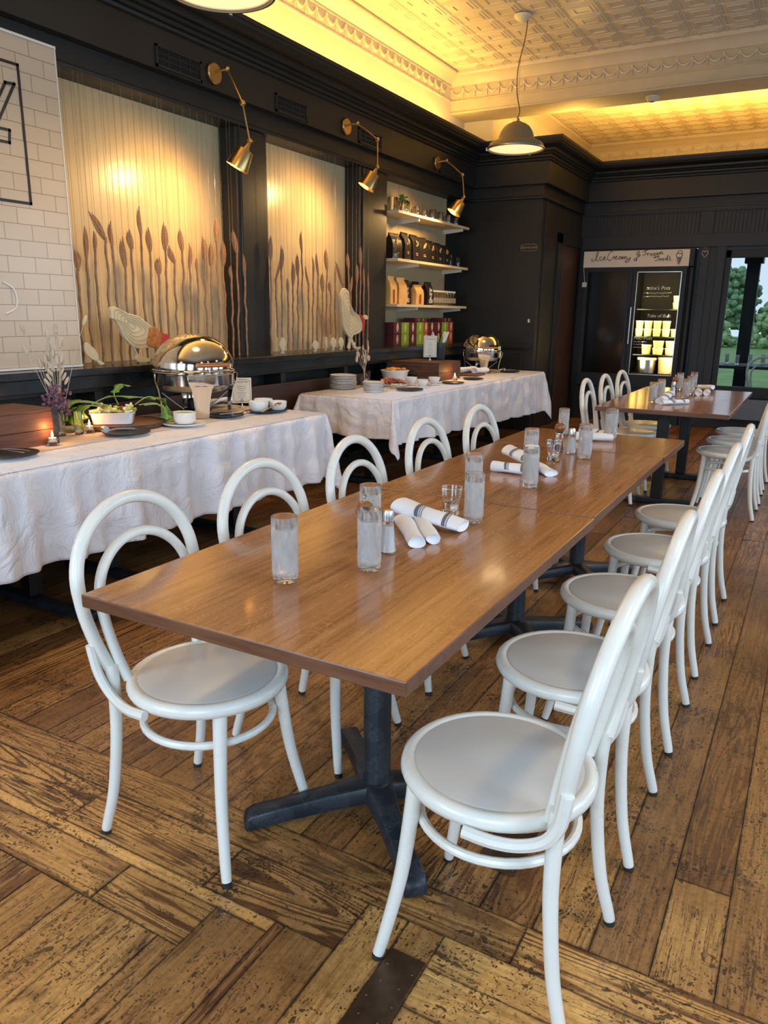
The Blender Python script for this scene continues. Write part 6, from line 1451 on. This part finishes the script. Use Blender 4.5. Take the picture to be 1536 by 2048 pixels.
MB().lathe([(0, 0), (.105, 0), (.112, .006), (.130, .085), (.138, .092), (.136, .098), (.127, .096), (.108, .012), (0, .010)], n=44).build('dish_body', M['china'], t, ang=50)
rr = random.Random(6); mb = MB().lathe([(0, .100), (.10, .098), (.128, .090), (.12, .06)], n=32)
for k in range(22): a = rr.uniform(0, 6.28); q = rr.uniform(0, .10); mb.sphere((q * math.cos(a), q * math.sin(a), .10 + rr.uniform(0, .012)), .028, 8, 5, sc3=(1, .8, .35))
mb.build('pastry', M['crust'], t)
GC = 'white cups on saucers'
for x, y, lb, fl_ in ((-3.12, 6.06, 'white cup behind the jam cup on the farther buffet', None), (-2.93, 5.90, 'white cup of brown jam nearest the cloth edge', M['jam']), (-2.955, 6.19, 'white cup on a saucer right of the jam cup', None)):
    plate(x, y, .7525, .075, M['china'], 'small white saucer under the ' + lb, 'saucers under the cups', 'saucer')
    t = thing('cup', lb, 'cup', (x, y, .7615), 0, GC)
    MB().lathe([(0, 0), (.025, 0), (.030, .004), (.050, .045), (.055, .062), (.053, .062), (.046, .045), (.026, .008), (0, .008)], n=28).build('cup_body', M['china'], t, ang=60)
    if fl_: MB().lathe([(0, .054), (.048, .050), (.045, .04), (0, .04)], n=20).build('jam', fl_, t)
# utensil jar on crate
t = thing('utensil_jar', 'dark jar of white handled knives and green stems behind the menu card', 'jar', (-3.30, 7.0, .9245))
MB().lathe([(0, .002), (.052, .002), (.055, .01), (.055, .17), (.050, .17), (.050, .012), (0, .012)], n=28).build('dark_jar', M['iron'], t, ang=50)
rr = random.Random(8); mb = MB(); gb = MB()
for k in range(7):
    a = rr.uniform(0, 6.28); d = Vector((math.cos(a) * .05, math.sin(a) * .07, 0)); p0_ = Vector((math.cos(a) * .02, math.sin(a) * .02, .10)); mb.tube([p0_, p0_ + d * .7 + Vector((0, 0, .09)), p0_ + d * 1.3 + Vector((0, 0, .17))], [.006, .010, .007], 8)
for k in range(5):
    a = rr.uniform(0, 6.28); p0_ = Vector((0, 0, .10)); gb.tube([p0_, p0_ + Vector((math.cos(a) * .03, math.sin(a) * .05, .13))], [.012, .008], 6)
mb.build('white_handles', M['china'], t); gb.build('green_stems', M['leaf'], t)
# rolled napkins, boards at the right of the far buffet
napkin_roll('napkin_roll', 'thick white napkin roll behind the wooden boards on the farther buffet', (-3.25, 7.36, .775), (-3.19, 7.68, .775), .036, .034, 'white napkin rolls on the farther buffet', False, seed=31)
napkin_roll('napkin_roll', 'white napkin roll nearest the second chafing dish', (-3.10, 7.44, .775), (-3.05, 7.66, .775), .034, .032, 'white napkin rolls on the farther buffet', False, seed=32)
t = thing('wooden_board', 'dark wooden board under the napkin rolls on the farther buffet', 'board', (-3.14, 7.44, .7525), R(8)); MB().box(-.12, -.16, 0, .12, .16, .018).build('board', M['slab'], t, smooth=False, bevel=.006)
spoon(-2.97, 7.52, .765, R(65), M['satin'], 'large steel ladle leaning on the foot of the second chafing dish', .22, -12)
tongs(-2.95, 8.10, .769, R(60), 'metal tongs on the black plate at the right end')
# steel floor plates
for (x0, y0, x1, y1, lb) in ((-.652, .72, -.568, 1.232, 'brown steel plate with rivets let into the floor near the camera'), (-.600, 1.578, -.492, 1.80, 'small brown steel plate on the floor under the nearest right chair')):
    t = thing('floor_plate', lb, 'metal plate', ((x0 + x1) / 2, (y0 + y1) / 2, .0012), 0, 'steel floor plates'); a, b_ = (x1 - x0) / 2, (y1 - y0) / 2
    MB().box(-a, -b_, 0, a, b_, .0022).build('sheet', M['metalplate'], t, smooth=False, bevel=.0006)
    mb = MB(); n = int(b_ * 2 / .045)
    for k in range(n):
        for s_ in (-1, 1): mb.sphere((s_ * (a - .012 - .008 * (k % 2)), -b_ + .02 + k * .045, .0022), .0030, 8, 4, sc3=(1, 1, .5))
    mb.build('rivets', M['metalplate'], t)

# ================================================================ PORCH AND GARDEN
t = thing('porch_post', 'dark square porch post seen through the window', 'post', (-1.05, 13.4, -.03), 0); MB().box(-.09, -.09, 0, .09, .09, 2.45).build('shaft', M['black'], t, smooth=False); MB().box(-.13, -.13, 2.2, .13, .13, 2.45).box(-.12, -.12, 0, .12, .12, .2).build('capital', M['black'], t, smooth=False)
t = thing('porch_table', 'dark porch table set with glasses behind the window', 'table', (-.95, 12.3, -.03)); MB().box(-.7, -.4, .70, .7, .4, .74).build('tabletop', M['black'], t, smooth=False)
for sx_ in (-1, 1):
    for sy in (-1, 1): MB().box(sx_ * .64 - .03, sy * .34 - .03, 0, sx_ * .64 + .03, sy * .34 + .03, .70).build('leg', M['black'], t, smooth=False)
for k in range(7): dup(tb, (-1.5 + .16 * k, 12.2 + .12 * (k % 3), .711), 0, f'water tumbler on the porch table, {ORD[k]} from the left', 'tumblers on the porch table', scale=(.9,) * 3)
lm = mat('tree_foliage', (.20, .33, .17), .85, var=.45, vscale=3.5, bmp=.8, bscale=8)
lm2 = mat('light_shrub_foliage', (.32, .46, .22), .85, var=.4, vscale=6, bmp=.8, bscale=12)
def tree(x, y, h_, w_, lb, mt, seed, trunk=True, group='trees beyond the lawn'):
    t = thing('tree' if trunk else 'shrub', lb, 'tree' if trunk else 'shrub', (x, y, -.16), 0, group); rr = random.Random(seed); mb = MB()
    for k in range(520):
        a = rr.uniform(0, 6.28); u = rr.random(); rad = w_ / 2 * math.sqrt(rr.random()) * (1 - .45 * u); z = h_ * (.18 if trunk else .05) + h_ * .80 * u
        s_ = w_ * rr.uniform(.022, .06); mb.sphere((rad * math.cos(a), rad * math.sin(a), z), s_, 6, 4, sc3=(1, 1, rr.uniform(.5, 1.1)), M=Matrix.Rotation(rr.uniform(0, 3), 4, 'X'))
    mb.build('foliage', mt, t)
    if trunk: MB().tube([(0, 0, 0), (0, 0, h_ * .5)], [w_ * .05, w_ * .03], 8).build('trunk', M['bark'], t)
for x, y, h_, w_, lb, s_ in ((-14, 60, 6.6, 7, 'broad green tree at the left seen through the window', 1), (-6.5, 62, 4.9, 6, 'green tree left of the porch post', 2), (-1.0, 58, 5.6, 5.5, 'green tree right of the porch post', 3), (6, 62, 6.8, 7, 'tall green tree at the right seen through the window', 4), (-23, 66, 8, 8, 'tall green tree farthest left beyond the lawn', 5), (15, 66, 8, 8, 'tall green tree farthest right beyond the lawn', 6)):
    tree(x, y, h_, w_, lb, lm, s_)
for x, y, h_, w_, lb, s_ in ((-6.0, 45, 2.2, 4.2, 'low light green shrub left of the porch post', 11), (-1.6, 45, 2.8, 4.0, 'light green shrub right of the porch post', 12), (3.4, 45, 2.4, 4.5, 'low light green shrub at the right of the lawn', 13)):
    tree(x, y, h_, w_, lb, lm2, s_, False, 'shrubs beyond the lawn')
